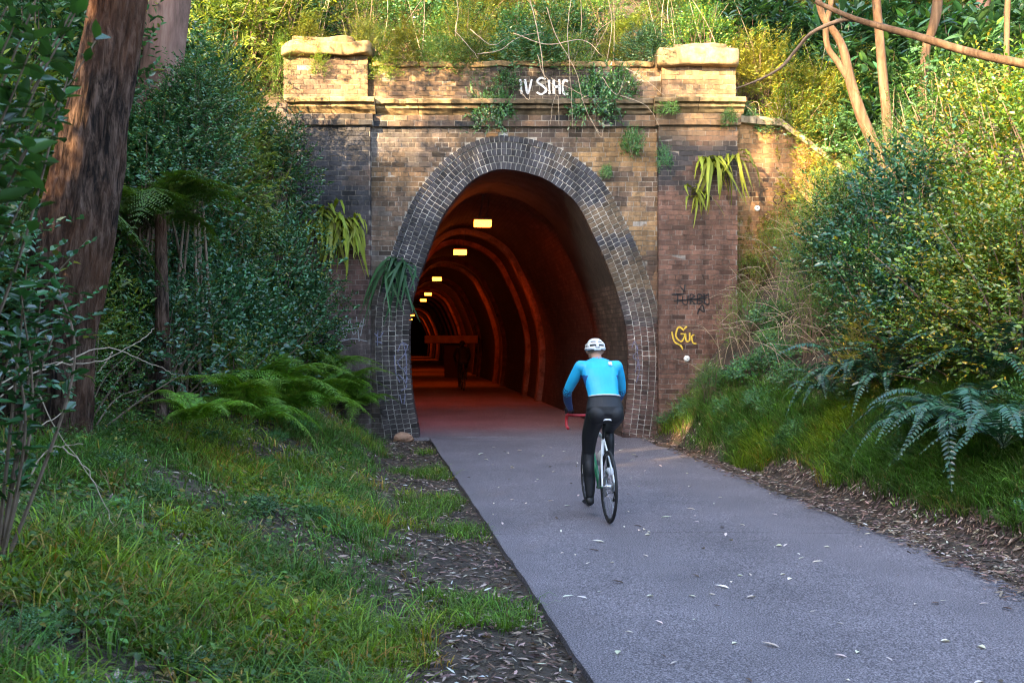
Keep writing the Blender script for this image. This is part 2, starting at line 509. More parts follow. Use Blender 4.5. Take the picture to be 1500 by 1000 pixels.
def brick_col(x, z, where):
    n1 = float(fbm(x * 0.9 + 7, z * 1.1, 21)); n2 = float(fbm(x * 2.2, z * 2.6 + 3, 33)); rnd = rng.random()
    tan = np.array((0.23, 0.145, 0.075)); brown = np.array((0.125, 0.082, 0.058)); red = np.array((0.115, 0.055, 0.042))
    soot_dark = np.array((0.028, 0.028, 0.033)); grey = np.array((0.115, 0.098, 0.092))
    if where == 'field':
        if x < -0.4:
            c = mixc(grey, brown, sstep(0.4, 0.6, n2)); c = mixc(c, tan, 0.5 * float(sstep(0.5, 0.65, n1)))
            c = mixc(c, soot_dark, 0.75 * float(sstep(4.65, 4.95, z) * sstep(0.35, 0.6, n2)))
            c = mixc(c, soot_dark, 0.65 * float(sstep(3.8, 2.6, z)))
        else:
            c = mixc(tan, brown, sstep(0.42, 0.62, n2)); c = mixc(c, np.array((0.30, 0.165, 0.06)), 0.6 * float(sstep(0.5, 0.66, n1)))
            c = mixc(c, soot_dark, 0.45 * float(sstep(0.55, 0.7, n2)))
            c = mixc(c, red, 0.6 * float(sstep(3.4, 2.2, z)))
            c = mixc(c, soot_dark, 0.6 * float(sstep(5.2, 5.5, z)))
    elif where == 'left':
        c = mixc(soot_dark, np.array((0.05, 0.05, 0.062)), n2)
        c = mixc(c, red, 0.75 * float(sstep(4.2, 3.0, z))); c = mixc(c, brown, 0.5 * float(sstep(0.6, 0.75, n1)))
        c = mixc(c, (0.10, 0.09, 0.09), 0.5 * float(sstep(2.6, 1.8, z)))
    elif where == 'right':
        c = mixc(brown, red, 0.7); c = mixc(c, soot_dark, float(sstep(3.9, 4.6, z) * sstep(0.25, 0.55, n2) * 0.95)); c = mixc(c, tan, 0.5 * float(sstep(5.0, 5.5, z)))
        c = mixc(c, soot_dark, 0.5 * float(sstep(0.6, 0.75, n1)))
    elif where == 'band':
        c = mixc(soot_dark, brown, float(sstep(0.4, 0.62, n2))); c = mixc(c, tan, 0.6 * float(sstep(1.5, 3.2, x)))
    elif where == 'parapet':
        c = mixc(brown, tan, float(sstep(0.3, 0.55, n2))); c = mixc(c, soot_dark, 0.75 * float(sstep(-1.2, -0.3, x) * sstep(2.4, 1.6, x)))  # parapet bricks get darker towards the middle
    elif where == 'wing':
        c = mixc(np.array((0.33, 0.18, 0.075)), np.array((0.24, 0.115, 0.055)), n2); c = mixc(c, soot_dark, 0.5 * float(sstep(0.62, 0.75, n1)))
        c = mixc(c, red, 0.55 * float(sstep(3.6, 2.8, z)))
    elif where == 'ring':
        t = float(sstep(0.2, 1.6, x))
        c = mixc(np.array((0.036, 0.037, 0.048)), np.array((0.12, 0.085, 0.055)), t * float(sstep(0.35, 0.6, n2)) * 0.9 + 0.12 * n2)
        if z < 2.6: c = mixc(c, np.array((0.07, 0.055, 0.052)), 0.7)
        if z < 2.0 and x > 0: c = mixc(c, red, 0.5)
    c = c * (0.72 + 0.6 * rnd)
    if rng.random() < 0.06: c = c * 0.5
    return np.clip(c, 0.008, 0.6)

def brick_vf(x0, x1, z0, z1, y, depth):
    j = lambda: rng.normal(0, 0.0016)
    f = y + rng.normal(0, 0.0032)
    V = [(x0 + j(), f + j(), z0 + j()), (x1 + j(), f + j(), z0 + j()), (x1 + j(), f + j(), z1 + j()), (x0 + j(), f + j(), z1 + j()),
         (x0, y + depth, z0), (x1, y + depth, z0), (x1, y + depth, z1), (x0, y + depth, z1)]
    F = [(0, 1, 2, 3), (4, 0, 3, 7), (1, 5, 6, 2), (3, 2, 6, 7), (4, 5, 1, 0)]
    return V, F

def wall_bricks(x0, x1, z0, z1, y, depth, where, clip=None, out=None, hide=None):
    """bricks of one plane, as a list of (V,F,colour,centre)"""
    res = []
    nz = int(round((z1 - z0) / CH)); ch = (z1 - z0) / nz
    for k in range(nz):
        za, zb = z0 + k * ch + 0.005, z0 + (k + 1) * ch - 0.005
        header = k % 3 == 2
        bl = 0.118 if header else 0.236
        spans = [(x0, x1)]
        if clip: spans = clip((za + zb) / 2, x0, x1)
        for a, b in spans:
            if b - a < 0.04: continue
            x = a - (0.118 if (k % 2 and not header) else (0.059 if header else 0.0))
            while x < b - 0.012:
                p, q = max(x, a) + (0.005 if x > a + 0.001 else 0), min(x + bl, b) - (0.005 if x + bl < b - 0.001 else 0)
                if q - p > 0.025:
                    if not (hide and hide((p + q) / 2, (za + zb) / 2)):
                        V, F = brick_vf(p, q, za, zb, y, depth)
                        res.append((V, F, brick_col((p + q) / 2, (za + zb) / 2, where), (p + q) / 2, (za + zb) / 2, q - p))
                x += bl
    return res

portal = thing('tunnel_portal', 'weathered brick railway tunnel portal with horseshoe arch, pilasters and sandstone cornice', 'tunnel portal', (0, FY, 0))
OFF = Vector((0, FY, 0))

def under(name, me, parent=None):
    """mesh made in world coordinates, parented to the portal standing at OFF"""
    me.transform(Matrix.Translation(-OFF))
    return link(name, me, parent or portal)

def portal_build():
    def clip(z, a, b):
        if z > OUT_TOP: return [(a, b)]
        l, r = out_x(z); return [(a, l - 0.004), (r + 0.004, b)]
    bricks = []
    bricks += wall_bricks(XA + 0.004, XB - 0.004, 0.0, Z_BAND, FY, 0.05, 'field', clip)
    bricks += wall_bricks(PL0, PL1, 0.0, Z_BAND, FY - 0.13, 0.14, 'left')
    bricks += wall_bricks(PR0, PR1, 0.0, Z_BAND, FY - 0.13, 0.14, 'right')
    b2 = []
    b2 += wall_bricks(PL0 - 0.05, PL1 + 0.05, Z_BAND + 0.004, Z_CORN, FY - 0.20, 0.2, 'band')
    b2 += wall_bricks(PR0 - 0.05, PR1 + 0.05, Z_BAND + 0.004, Z_CORN, FY - 0.20, 0.2, 'band')
    b2 += wall_bricks(XA + 0.055, XB - 0.055, Z_BAND + 0.004, Z_CORN, FY - 0.07, 0.1, 'band')
    b2 += wall_bricks(FX(540) + 0.002, FX(968) - 0.002, Z_PAR, FZ(98), FY - 0.02, 0.06, 'parapet')
    b2 += wall_bricks(FX(418), FX(540), Z_PAR, FZ(84), FY - 0.14, 0.16, 'parapet')
    b2 += wall_bricks(FX(968), FX(1075), Z_PAR, FZ(99), FY - 0.14, 0.16, 'parapet')
    # ring courses
    ring = []
    for r in range(RING_N):
        o0, o1 = r * RING_T + (0.006 if r else -0.012), (r + 1) * RING_T - 0.007
        C = offset((o0 + o1) / 2); L = np.concatenate([[0], np.cumsum(np.linalg.norm(np.diff(C, axis=0), axis=1))])
        n = int(L[-1] / 0.0865)
        edges = np.interp(np.linspace(0, L[-1], n + 1), L, np.arange(len(C)))
        A, B = offset(o0), offset(o1)
        for k in range(n):
            g = 0.0066 / 0.0865 * (edges[k + 1] - edges[k])
            u0, u1 = edges[k] + g, edges[k + 1] - g
            gi = lambda P, u: np.array([np.interp(u, np.arange(len(P)), P[:, 0]), np.interp(u, np.arange(len(P)), P[:, 1])])
            q = [gi(A, u0), gi(A, u1), gi(B, u1), gi(B, u0)]
            f = FY - 0.004 + rng.normal(0, 0.0035) - 0.012 * (r == RING_N - 1)
            dep = 0.24 if r == 0 else 0.05
            jj = lambda: rng.normal(0, 0.0018)
            V = [(p[0] + jj(), f + jj(), p[1] + jj()) for p in q] + [(p[0], FY + dep, p[1]) for p in q]
            F = [(3, 2, 1, 0), (0, 1, 5, 4), (1, 2, 6, 5), (2, 3, 7, 6), (3, 0, 4, 7)]
            c = np.mean(q, axis=0)
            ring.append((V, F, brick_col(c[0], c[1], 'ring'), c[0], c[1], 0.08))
    # the bricks that show largest are parts of their own
    def vis(b):
        x, z = b[3], b[4]
        px, py = 750 + x * 83.03, 500 - (z - 1.7) * 83.03
        hid = (px < 490 and py > 230) or (py > 560 and px > 940) or (830 < px < 920 and py > 500) or (545 < px < 615 and 360 < py < 440)
        return (0 if hid else 1) * b[5] + 0.02 * rng.random()
    big = sorted(range(len(bricks)), key=lambda i: -vis(bricks[i]))[:300]; bigs = set(big)
    sel = set(sorted(range(len(ring)), key=lambda i: -(ring[i][4] + 0.6 * rng.random() * 0))[:300])
    def emit(lst, chosen, name, rest):
        g = Geo()
        for i, b in enumerate(lst):
            if i in chosen:
                q = Geo(); q.add(b[0], b[1], b[2]); under(name, q.mesh(name, M_brick))
            else:
                g.add(b[0], b[1], b[2])
        tag(under(rest, g.mesh(rest, M_brick)), kind='stuff')
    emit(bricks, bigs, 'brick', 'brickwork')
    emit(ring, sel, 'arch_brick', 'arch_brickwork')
    g = Geo()
    for b in b2: g.add(b[0], b[1], b[2])
    tag(under('parapet_brickwork', g.mesh('parapet_brickwork', M_brick)), kind='stuff')
    # mortar beds behind the bricks
    g = Geo(); mc = (0.30, 0.275, 0.25)
    zz = np.append(np.arange(0, Z_BAND, 0.03), Z_BAND + 0.05)
    y = FY + 0.008
    for a, b in zip(zz[:-1], zz[1:]):
        la, ra = out_x(min(a, OUT_TOP)); lb, rb = out_x(min(b, OUT_TOP))
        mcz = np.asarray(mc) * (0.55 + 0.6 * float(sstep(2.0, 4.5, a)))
        if a >= OUT_TOP:
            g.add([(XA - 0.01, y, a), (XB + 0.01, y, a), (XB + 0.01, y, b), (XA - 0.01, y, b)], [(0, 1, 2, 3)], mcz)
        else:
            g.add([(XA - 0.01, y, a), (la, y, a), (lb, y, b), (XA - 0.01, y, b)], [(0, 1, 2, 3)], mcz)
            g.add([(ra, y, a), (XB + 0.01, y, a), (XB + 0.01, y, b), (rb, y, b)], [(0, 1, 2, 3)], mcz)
    A, B = offset(-0.002), offset(RING_N * RING_T + 0.03)
    V = []; F = []
    for i in range(0, len(A), 4):
        V += [(A[i][0], FY + 0.012, A[i][1]), (B[i][0], FY + 0.012, B[i][1])]
    for i in range(len(V) // 2 - 1): F.append((2 * i, 2 * i + 2, 2 * i + 3, 2 * i + 1)[::-1])
    g.add(V, F, (0.55, 0.53, 0.50))
    for (a, b) in ((PL0, PL1), (PR0, PR1)):
        g.add(*box_vf(a + 0.006, b - 0.006, FY - 0.122, FY + 0.5, -0.3, Z_BAND + 0.02), (0.20, 0.18, 0.165))
        g.add(*box_vf(a - 0.044, b + 0.044, FY - 0.192, FY + 0.45, Z_BAND + 0.008, Z_CORN), (0.30, 0.27, 0.24))
    g.add(*box_vf(XA + 0.05, XB - 0.05, FY - 0.062, FY + 0.4, Z_BAND + 0.008, Z_CORN), (0.30, 0.27, 0.24))
    g.add(*box_vf(FX(540), FX(968), FY - 0.012, FY + 0.42, Z_PAR - 0.02, FZ(98) - 0.004), (0.28, 0.24, 0.19))
    g.add(*box_vf(FX(418) + 0.006, FX(540) - 0.006, FY - 0.132, FY + 0.48, Z_PAR - 0.02, FZ(84)), (0.30, 0.25, 0.19))
    g.add(*box_vf(FX(968) + 0.006, FX(1075) - 0.006, FY - 0.132, FY + 0.48, Z_PAR - 0.02, FZ(99)), (0.30, 0.25, 0.19))
    g.add(*box_vf(PL0 + 0.01, PR1 - 0.01, FY + 0.02, FY + 0.40, Z_CORN - 0.01, Z_PAR), (0.1, 0.08, 0.06))
    g.add(*box_vf(PL0 - 0.02, PL1 - 0.02, FY - 0.10, FY + 0.3, Z_CORN - 0.01, Z_PAR), (0.1, 0.08, 0.06))
    g.add(*box_vf(PR0 + 0.02, PR1 + 0.02, FY - 0.10, FY + 0.3, Z_CORN - 0.01, Z_PAR), (0.1, 0.08, 0.06))
    under('mortar', g.mesh('mortar', M_mortar))

    # sandstone cornice, each stone its own part
    def cornice(x0, x1, yf, n):
        e = np.linspace(x0, x1, n + 1) + np.concatenate([[0], rng.normal(0, 0.05, n - 1), [0]])
        for k in range(n):
            a, b = e[k] + 0.004, e[k + 1] - 0.004
            pr = [(yf + 0.06, Z_CORN + 0.003), (yf + 0.02, Z_CORN + 0.03), (yf - 0.015, Z_CORN + 0.075), (yf - 0.07, Z_CORN + 0.105), (yf - 0.075, Z_CORN + 0.155),
                  (yf - 0.15, Z_CORN + 0.175), (yf - 0.16, Z_PAR - 0.03), (yf - 0.13, Z_PAR - 0.004), (yf + 0.1, Z_PAR + 0.002), (yf + 0.1, Z_CORN + 0.003)]
            m = 10; xs = np.linspace(a, b, m); V = []
            for i, x in enumerate(xs):
                for t, (yy, zz) in enumerate(pr):
                    w = 0.028 * (fbm(x * 3.5, t * 0.9, 5) - 0.5) * 2 if t < 8 else 0
                    chip = 0.05 * float(sstep(0.62, 0.8, fbm(x * 2.6, 4.4 + yf, 61))) if 3 < t < 8 else 0
                    V.append((x, yy + w + chip, zz + 0.5 * w))
            np_ = len(pr); F = []
            for i in range(m - 1):
                for t in range(np_):
                    F.append((i * np_ + t, i * np_ + (t + 1) % np_, (i + 1) * np_ + (t + 1) % np_, (i + 1) * np_ + t))
            F.append(tuple(range(np_))); F.append(tuple((m - 1) * np_ + t for t in range(np_))[::-1])
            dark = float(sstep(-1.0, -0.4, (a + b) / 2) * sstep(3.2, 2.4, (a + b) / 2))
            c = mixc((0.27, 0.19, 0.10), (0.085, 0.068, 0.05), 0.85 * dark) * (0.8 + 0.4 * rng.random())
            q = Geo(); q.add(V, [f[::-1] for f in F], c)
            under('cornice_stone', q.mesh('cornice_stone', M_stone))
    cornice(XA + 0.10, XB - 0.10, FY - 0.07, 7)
    cornice(PL0 - 0.10, PL1 + 0.095, FY - 0.20, 2)
    cornice(PR0 - 0.095, PR1 + 0.10, FY - 0.20, 2)

    # weathered coping blocks
    def block(x0, x1, y0, y1, z0, z1, c, seed, amp=0.05):
        bm = bmesh.new(); bmesh.ops.create_cube(bm, size=1)
        bmesh.ops.subdivide_edges(bm, edges=bm.edges[:], cuts=7, use_grid_fill=True)
        for v in bm.verts:
            p = v.co.copy()
            r = (abs(p.x) * 2) ** 8 + (abs(p.z) * 2) ** 8 + (abs(p.y) * 2) ** 8
            sh = 1 - 0.035 * max(0, r - 1)
            x = (x0 + x1) / 2 + p.x * (x1 - x0) * sh; yv = (y0 + y1) / 2 + p.y * (y1 - y0) * sh; z = (z0 + z1) / 2 + p.z * (z1 - z0) * sh
            n = fbm(x * 3 + seed, z * 6 + yv * 4, seed) - 0.5
            v.co = (x + amp * n, yv + amp * 1.6 * n, z + amp * (fbm(x * 4 + 3, yv * 4 + seed, seed + 9) - 0.5) * 1.8)
        me = bpy.data.meshes.new('coping_stone'); bm.to_mesh(me); bm.free()
        me.materials.append(M_stone)
        a = me.color_attributes.new('Col', 'FLOAT_COLOR', 'POINT')
        a.data.foreach_set('color', np.tile((*c, 1), len(me.vertices)).astype(np.float32))
        me.polygons.foreach_set('use_smooth', np.ones(len(me.polygons), bool))
        under('coping_stone', me)
    block(FX(960), FX(1079), FY - 0.30, FY + 0.5, FZ(101), FZ(76), (0.252, 0.182, 0.105), 2)
    block(FX(985), FX(1062), FY - 0.2, FY + 0.45, FZ(79), FZ(68), (0.238, 0.175, 0.105), 4, 0.04)
    block(FX(416), FX(546), FY - 0.28, FY + 0.5, FZ(85), FZ(66), (0.252, 0.175, 0.091), 6, 0.07)
    block(FX(430), FX(520), FY - 0.2, FY + 0.45, FZ(68), FZ(57), (0.238, 0.168, 0.091), 8, 0.07)
    e = np.linspace(FX(545), FX(958), 7)
    for k in range(6):
        block(e[k] + 0.005, e[k + 1] - 0.005, FY - 0.07, FY + 0.44, FZ(99), FZ(91), (0.24, 0.16, 0.08), 20 + k, 0.04)
portal_build()

# spray-paint marks: ribbons lying on the bricks
def strokes(name, lines, w, c, yf, parent=portal, rough=0.7):
    g = Geo()
    for ln in lines:
        P = catmull([(FX(a), FZ(b)) for a, b in ln], 6)
        T = unit(np.gradient(P, axis=0)); N = np.stack([-T[:, 1], T[:, 0]], -1)
        ww = w * (0.7 + 0.6 * vnoise(np.arange(len(P)) * 0.5, ln[0][0], 2))[:, None]
        A, B = P + N * ww / 2, P - N * ww / 2
        V = []
        for i in range(len(P)): V += [(A[i][0], yf, A[i][1]), (B[i][0], yf, B[i][1])]
        F = [(2 * i, 2 * i + 1, 2 * i + 3, 2 * i + 2) for i in range(len(P) - 1)]
        g.add(V, F, c)
    return under(name, g.mesh(name, M_paint), parent)
M_paint = mat_attr('spray_paint', 0.6, 0.45, 60, 0.1, 100, 0.3, 0.0)
strokes('graffiti', [[(762, 117), (763, 128), (764, 139)], [(769, 117), (773, 138), (779, 117)],
                     [(799, 117), (792, 115), (787, 121), (795, 127), (800, 133), (793, 139), (786, 136)], [(804, 118), (805, 139)],
                     [(811, 117), (811, 139)], [(811, 129), (819, 127)], [(819, 117), (820, 139)], [(832, 120), (826, 119), (824, 128), (826, 138), (833, 138)]], 0.038, (0.62, 0.60, 0.60), FY - 0.034)
yr = FY - 0.146
strokes('graffiti', [[(982, 432), (1000, 431)], [(991, 431), (990, 446)], [(998, 434), (998, 444), (1004, 446), (1006, 433)], [(1009, 446), (1009, 432), (1015, 434), (1010, 439), (1016, 446)],
                     [(1019, 446), (1020, 432), (1026, 434), (1021, 439), (1027, 442), (1021, 446)], [(1029, 430), (1030, 444), (1036, 445), (1035, 430)],
                     [(1024, 437), (1036, 431)], [(1019, 460), (1026, 447), (1029, 457), (1021, 452)], [(994, 420), (1000, 427)], [(1001, 418), (1000, 428)], [(985, 441), (1034, 437)]], 0.022, (0.012, 0.012, 0.014), yr)
strokes('graffiti', [[(1000, 484), (992, 479), (988, 492), (996, 500), (1001, 490), (995, 489)], [(1002, 488), (1003, 499), (1008, 498), (1008, 487)], [(1015, 490), (1011, 493), (1013, 502), (1018, 503)],
                     [(982, 486), (986, 500), (995, 506), (998, 512)], [(1000, 482), (1004, 478)]], 0.024, (0.62, 0.42, 0.05), yr)
strokes('graffiti', [[(492, 492), (500, 470), (508, 494), (514, 468), (520, 490), (532, 470)], [(495, 478), (515, 482), (536, 476)], [(500, 500), (520, 496), (540, 500)], [(524, 464), (528, 500)], [(535, 466), (530, 492)]], 0.016, (0.30, 0.30, 0.31), yr)
yf = FY - 0.032
strokes('graffiti', [[(583, 515), (588, 503), (597, 506), (592, 520), (583, 530), (590, 540), (597, 534)], [(590, 500), (595, 520), (596, 560)], [(584, 548), (592, 556), (596, 566), (588, 572)],
                     [(578, 520), (580, 545), (586, 560)], [(592, 540), (598, 556)], [(586, 578), (589, 590)], [(594, 576), (592, 592)]], 0.016, (0.20, 0.20, 0.30), yf)
strokes('graffiti', [[(549, 488), (556, 494), (562, 486)], [(550, 500), (560, 502)], [(554, 484), (553, 506)]], 0.016, (0.20, 0.20, 0.30), yf)
strokes('graffiti', [[(925, 510), (929, 500), (934, 512), (927, 522), (934, 530), (930, 545)], [(932, 505), (936, 540), (932, 560)]], 0.014, (0.16, 0.16, 0.24), yf)

# white round cap on the pilaster, another on the wing wall
M_white = mat_plain('white_enamel', (0.75, 0.75, 0.73), 0.4, noise=0.1, scale=30)
M_black = mat_plain('black_plastic', (0.012, 0.012, 0.013), 0.45)
def wall_disc(px, py, y, label, r=0.055):
    t = thing('wall_cap', label, 'wall marker', (FX(px), y, FZ(py)))
    P = [(0, 0.02, 0), (0, -0.02, 0), (0, -0.035, 0), (0, -0.042, 0)]
    V, F = tube(P, [r, r, r * 0.85, r * 0.5], 20)
    g = Geo(); g.add(V, F); link('cap', g.mesh('cap', M_white, True), t)
    V, F = tube([(0, -0.04, 0), (0, -0.05, 0)], [0.012, 0.010], 8)
    g = Geo(); g.add(V, F); link('screw', g.mesh('screw', M_black), t)
wall_disc(1004, 525, FY - 0.13, 'round white cap fixed low on the right brick pilaster')
WY = FY + 0.30                                # wing wall face
wall_disc(1115, 302, WY, 'round white cap fixed on the tan brick wing wall', 0.052)

# ------------------------------------------------------------------ wing wall on the right
wing = thing('wing_wall', 'sunlit tan brick wing wall with sloping stone coping right of the portal', 'wall', (0, FY, 0))
def wing_top(x):
    return float(np.interp(x, [FX(1078), FX(1150), FX(1262), FX(1330)], [FZ(172), FZ(178), FZ(262), FZ(330)]))
def wing_build():
    x0, x1 = FX(1079), FX(1300)
    bs = []
    res = wall_bricks(x0, x1, 0.5, FZ(170), WY, 0.06, 'wing', lambda z, a, b: [(a, min(b, float(np.interp(-z, [-wing_top(a), -wing_top(FX(1150)), -wing_top(FX(1262)), -wing_top(x1)], [a, FX(1150), FX(1262), x1]))))] if z < wing_top(a) else [])
    def vis(b):
        px, py = 750 + b[3] * 83.03, 500 - (b[4] - 1.7) * 83.03
        ok = py < 340 - 0.45 * max(0, px - 1100)
        return ok * b[5] + 0.02 * rng.random()
    sel = set(sorted(range(len(res)), key=lambda i: -vis(res[i]))[:300])
    g = Geo()
    for i, b in enumerate(res):
        if i in sel:
            q = Geo(); q.add(b[0], b[1], b[2]); under('brick', q.mesh('brick', M_brick), wing)
        else: g.add(b[0], b[1], b[2])
    tag(under('brickwork', g.mesh('brickwork', M_brick), wing), kind='stuff')
    g = Geo()
    xs = np.linspace(x0 - 0.02, x1, 14)
    V = []
    for x in xs: V += [(x, WY + 0.009, 0), (x, WY + 0.009, wing_top(x) - 0.02), (x, WY + 0.35, wing_top(x) - 0.02), (x, WY + 0.35, 0)]
    F = []
    for i in range(13):
        for t in range(3): F.append((4 * i + t, 4 * i + t + 1, 4 * i + 5 + t, 4 * i + 4 + t)[::-1])
    g.add(V, F, (0.42, 0.33, 0.22)); under('mortar', g.mesh('mortar', M_mortar), wing)
    xs = np.array([FX(p) for p in (1079, 1112, 1150, 1188, 1226, 1264, 1300)])
    for a, b in zip(xs[:-1], xs[1:]):
        V = []
        for x in np.linspace(a + 0.004, b - 0.004, 6):
            z = wing_top(x) - 0.03; n = 0.05 * (fbm(x * 4, 2.2, 7) - 0.5)
            V += [(x, WY - 0.09 + n, z), (x, WY - 0.10 + n, z + 0.09), (x, WY - 0.05, z + 0.14 + n), (x, WY + 0.4, z + 0.15 + n), (x, WY + 0.4, z)]
        F = []
        for i in range(5):
            for t in range(5): F.append((5 * i + t, 5 * i + (t + 1) % 5, 5 * i + 5 + (t + 1) % 5, 5 * i + 5 + t)[::-1])
        F.append((0, 1, 2, 3, 4)[::-1]); F.append((25, 26, 27, 28, 29))
        q = Geo(); q.add(V, F, np.array((0.36, 0.27, 0.17)) * (0.85 + 0.3 * rng.random())); under('coping_stone', q.mesh('coping_stone', M_stone), wing)
wing_build()
strokes('graffiti', [[(1131, 273), (1122, 276), (1119, 288), (1126, 296)], [(1143, 282), (1139, 290), (1146, 296), (1152, 288), (1148, 280)], [(1157, 294), (1156, 278), (1166, 274), (1169, 282)], [(1160, 286), (1174, 284)]], 0.02, (0.05, 0.035, 0.02), WY - 0.014, wing)

# left return wall beside the portal (mostly behind the shrubs)
lw = thing('retaining_wall', 'dark brick retaining wall glimpsed behind shrubs left of the portal', 'wall', (0, FY, 0))
def left_wall():
    res = wall_bricks(FX(360), FX(433), 1.2, FZ(150), FY + 0.05, 0.06, 'left')
    g = Geo()
    for b in res: g.add(b[0], b[1], b[2])
    tag(under('brickwork', g.mesh('brickwork', M_brick), lw), kind='stuff')
    g = Geo(); g.add(*box_vf(FX(360), FX(434), FY + 0.06, FY + 0.44, 0.5, FZ(150)), (0.16, 0.14, 0.125)); under('mortar', g.mesh('mortar', M_mortar), lw)
left_wall()

# ------------------------------------------------------------------ tunnel bore
AX = -0.12
def axis_x(t): return AX * t
TL = 130.0
bore = thing('tunnel_bore', 'dark sooty brick tunnel bore lit by orange lamps', 'tunnel', (0, FY, 0))
def sweep(name, ts, offs, mat, uvs=True, step=6, parent=None):
    V = []; idx = list(range(0, len(prof), step))
    if idx[-1] != len(prof) - 1: idx.append(len(prof) - 1)
    n = len(idx)
    for t, o in zip(ts, offs):
        P = offset(o)
        for i in idx: V.append((P[i][0] + axis_x(t), FY + t, P[i][1]))
    F = []
    for a in range(len(ts) - 1):
        for i in range(n - 1):
            F.append((a * n + i, (a + 1) * n + i, (a + 1) * n + i + 1, a * n + i + 1))
    me = make_mesh(name, V, F, mat, smooth=False)
    uv = me.uv_layers.new(name='UVMap')
    S = SS[idx]; co = np.zeros((len(me.loops), 2), np.float32)
    li = np.zeros(len(me.loops), np.int32); me.loops.foreach_get('vertex_index', li)
    co[:, 0] = np.asarray(ts)[li // n]; co[:, 1] = S[li % n]
    uv.data.foreach_set('uv', co.ravel())
    return under(name, me, parent or bore)
el = sweep('entrance_lining', [0.02, 0.8, 1.6, 3.0, 3.0], [0.012, 0.012, 0.012, 0.012, 0.25], M_render)
el.data.materials.append(M_jamb)
for pl in el.data.polygons:
    if pl.center.z < 2.75: pl.material_index = 1
ts = [2.9] + list(np.arange(4, 30, 1.0)) + list(np.arange(30, TL + 1, 5.0))
sweep('lining', ts, [0.14 + 0.0 * t for t in ts], M_lining)
for t in [10.5, 13.5, 20.0, 22.6, 30.5, 33.0, 40, 44, 48, 53, 58, 64, 70, 77, 84, 92, 100]:
    sweep('rib', [t, t, t + 0.55, t + 0.55], [0.16, 0.0, 0.0, 0.16], M_rib, step=10)
# end of the bore far away: the far wall of the curve
g = Geo(); P = offset(0.2)
V = [(p[0] + axis_x(TL - 2), FY + TL - 2, p[1]) for p in list(P[::10]) + [P[-1]]]
g.add(V, [tuple(range(len(V)))]); under('far_wall', g.mesh('far_wall', M_lining), bore)
# floor of the bore
g = Geo(); V = []; F = []
tt = [-0.19, 0.6] + list(np.arange(2, TL + 6, 4.0))
for t in tt: V += [(-2.2 + axis_x(t), FY + 0.2 + t, 0.006), (0.1 + axis_x(t), FY + 0.2 + t, 0.016), (2.4 + axis_x(t), FY + 0.2 + t, 0.006)]
for i in range(len(tt) - 1): F += [(3 * i, 3 * i + 1, 3 * i + 4, 3 * i + 3), (3 * i + 1, 3 * i + 2, 3 * i + 5, 3 * i + 4)]
V += [(V[0][0], V[0][1], -0.3), (V[2][0], V[2][1], -0.3)]; F.append((len(V) - 2, len(V) - 1, 2, 1, 0))
g.add(V, F); tag(link('tunnel_floor', g.mesh('tunnel_floor', M_asphalt)), kind='structure')

# slab projecting from the right wall with a dark block under it, deep inside
rf = thing('refuge_shelter', 'low concrete slab on a dark block against the tunnel wall behind the far cyclist', 'shelter', (at(665, 552, 47).x, 47, 0.0))
M_conc = mat_plain('concrete', (0.30, 0.26, 0.22), 0.85, noise=0.3, scale=4, bump=0.4)
g = Geo(); g.add(*box_vf(-1.35, 1.15, -0.5, 0.7, 1.62, 1.98)); me = g.mesh('slab', M_conc); bevel_mesh(me, 0.03); link('slab', me, rf)
g = Geo(); g.add(*box_vf(-0.45, 0.25, -0.1, 0.6, -0.02, 1.62)); me = g.mesh('block', mat_plain('dark_block', (0.05, 0.042, 0.035), 0.9, noise=0.3)); link('block', me, rf)

# lamps hanging from the crown
M_lamp = mat_plain('lamp_diffuser', (0.9, 0.7, 0.5), 0.5, emit=(1.0, 0.15, 0.012), est=2.6)
M_lampbox = mat_plain('lamp_housing', (0.10, 0.09, 0.08), 0.5, metal=0.3)
lamp_px = [(707, 328, 20.8, 'nearest and largest'), (674, 370, 27.5, 'second'), (640, 409, 39, 'third'), (627, 431, 51.5, 'fourth'), (620, 440, 59, 'fifth'), (604, 462, 92, 'sixth'), (601.5, 468, 108, 'farthest')]
for px, py, Y, word in lamp_px:
    p = at(px, py, Y)
    t = thing('tunnel_lamp', f'glowing orange tunnel lamp hanging from the vault, {word} of the row', 'lamp', p, (0, 0, R(5)), 'lamps hanging along the tunnel crown')
    g = Geo(); g.add(*box_vf(-0.18, 0.18, -0.11, 0.11, -0.06, 0.075)); me = g.mesh('diffuser', M_lamp); bevel_mesh(me, 0.02); link('diffuser', me, t)
    g = Geo(); g.add(*box_vf(-0.19, 0.19, -0.12, 0.12, 0.078, 0.115)); me = g.mesh('housing', M_lampbox); bevel_mesh(me, 0.01); link('housing', me, t)
    for sx in (-0.08, 0.06):
        V, F = tube([(sx, 0, 0.11), (sx + 0.07, 0.02, 0.42), (sx + 0.08, 0.03, 0.62)], 0.012, 6); g = Geo(); g.add(V, F)
        link('bracket', g.mesh('bracket', M_lampbox), t)
    ld = bpy.data.lights.new('lamp_light', 'SPOT'); ld.spot_size = R(165); ld.spot_blend = 0.6; ld.energy = 28.0 if Y < 70 else 45; ld.color = (1.0, 0.075, 0.003); ld.shadow_soft_size = 0.12
    lo = bpy.data.objects.new('lamp_light', ld); col.objects.link(lo); lo.parent = t; lo.location = (0, 0.0, -0.12); lo.rotation_euler = (R(38), 0, 0)

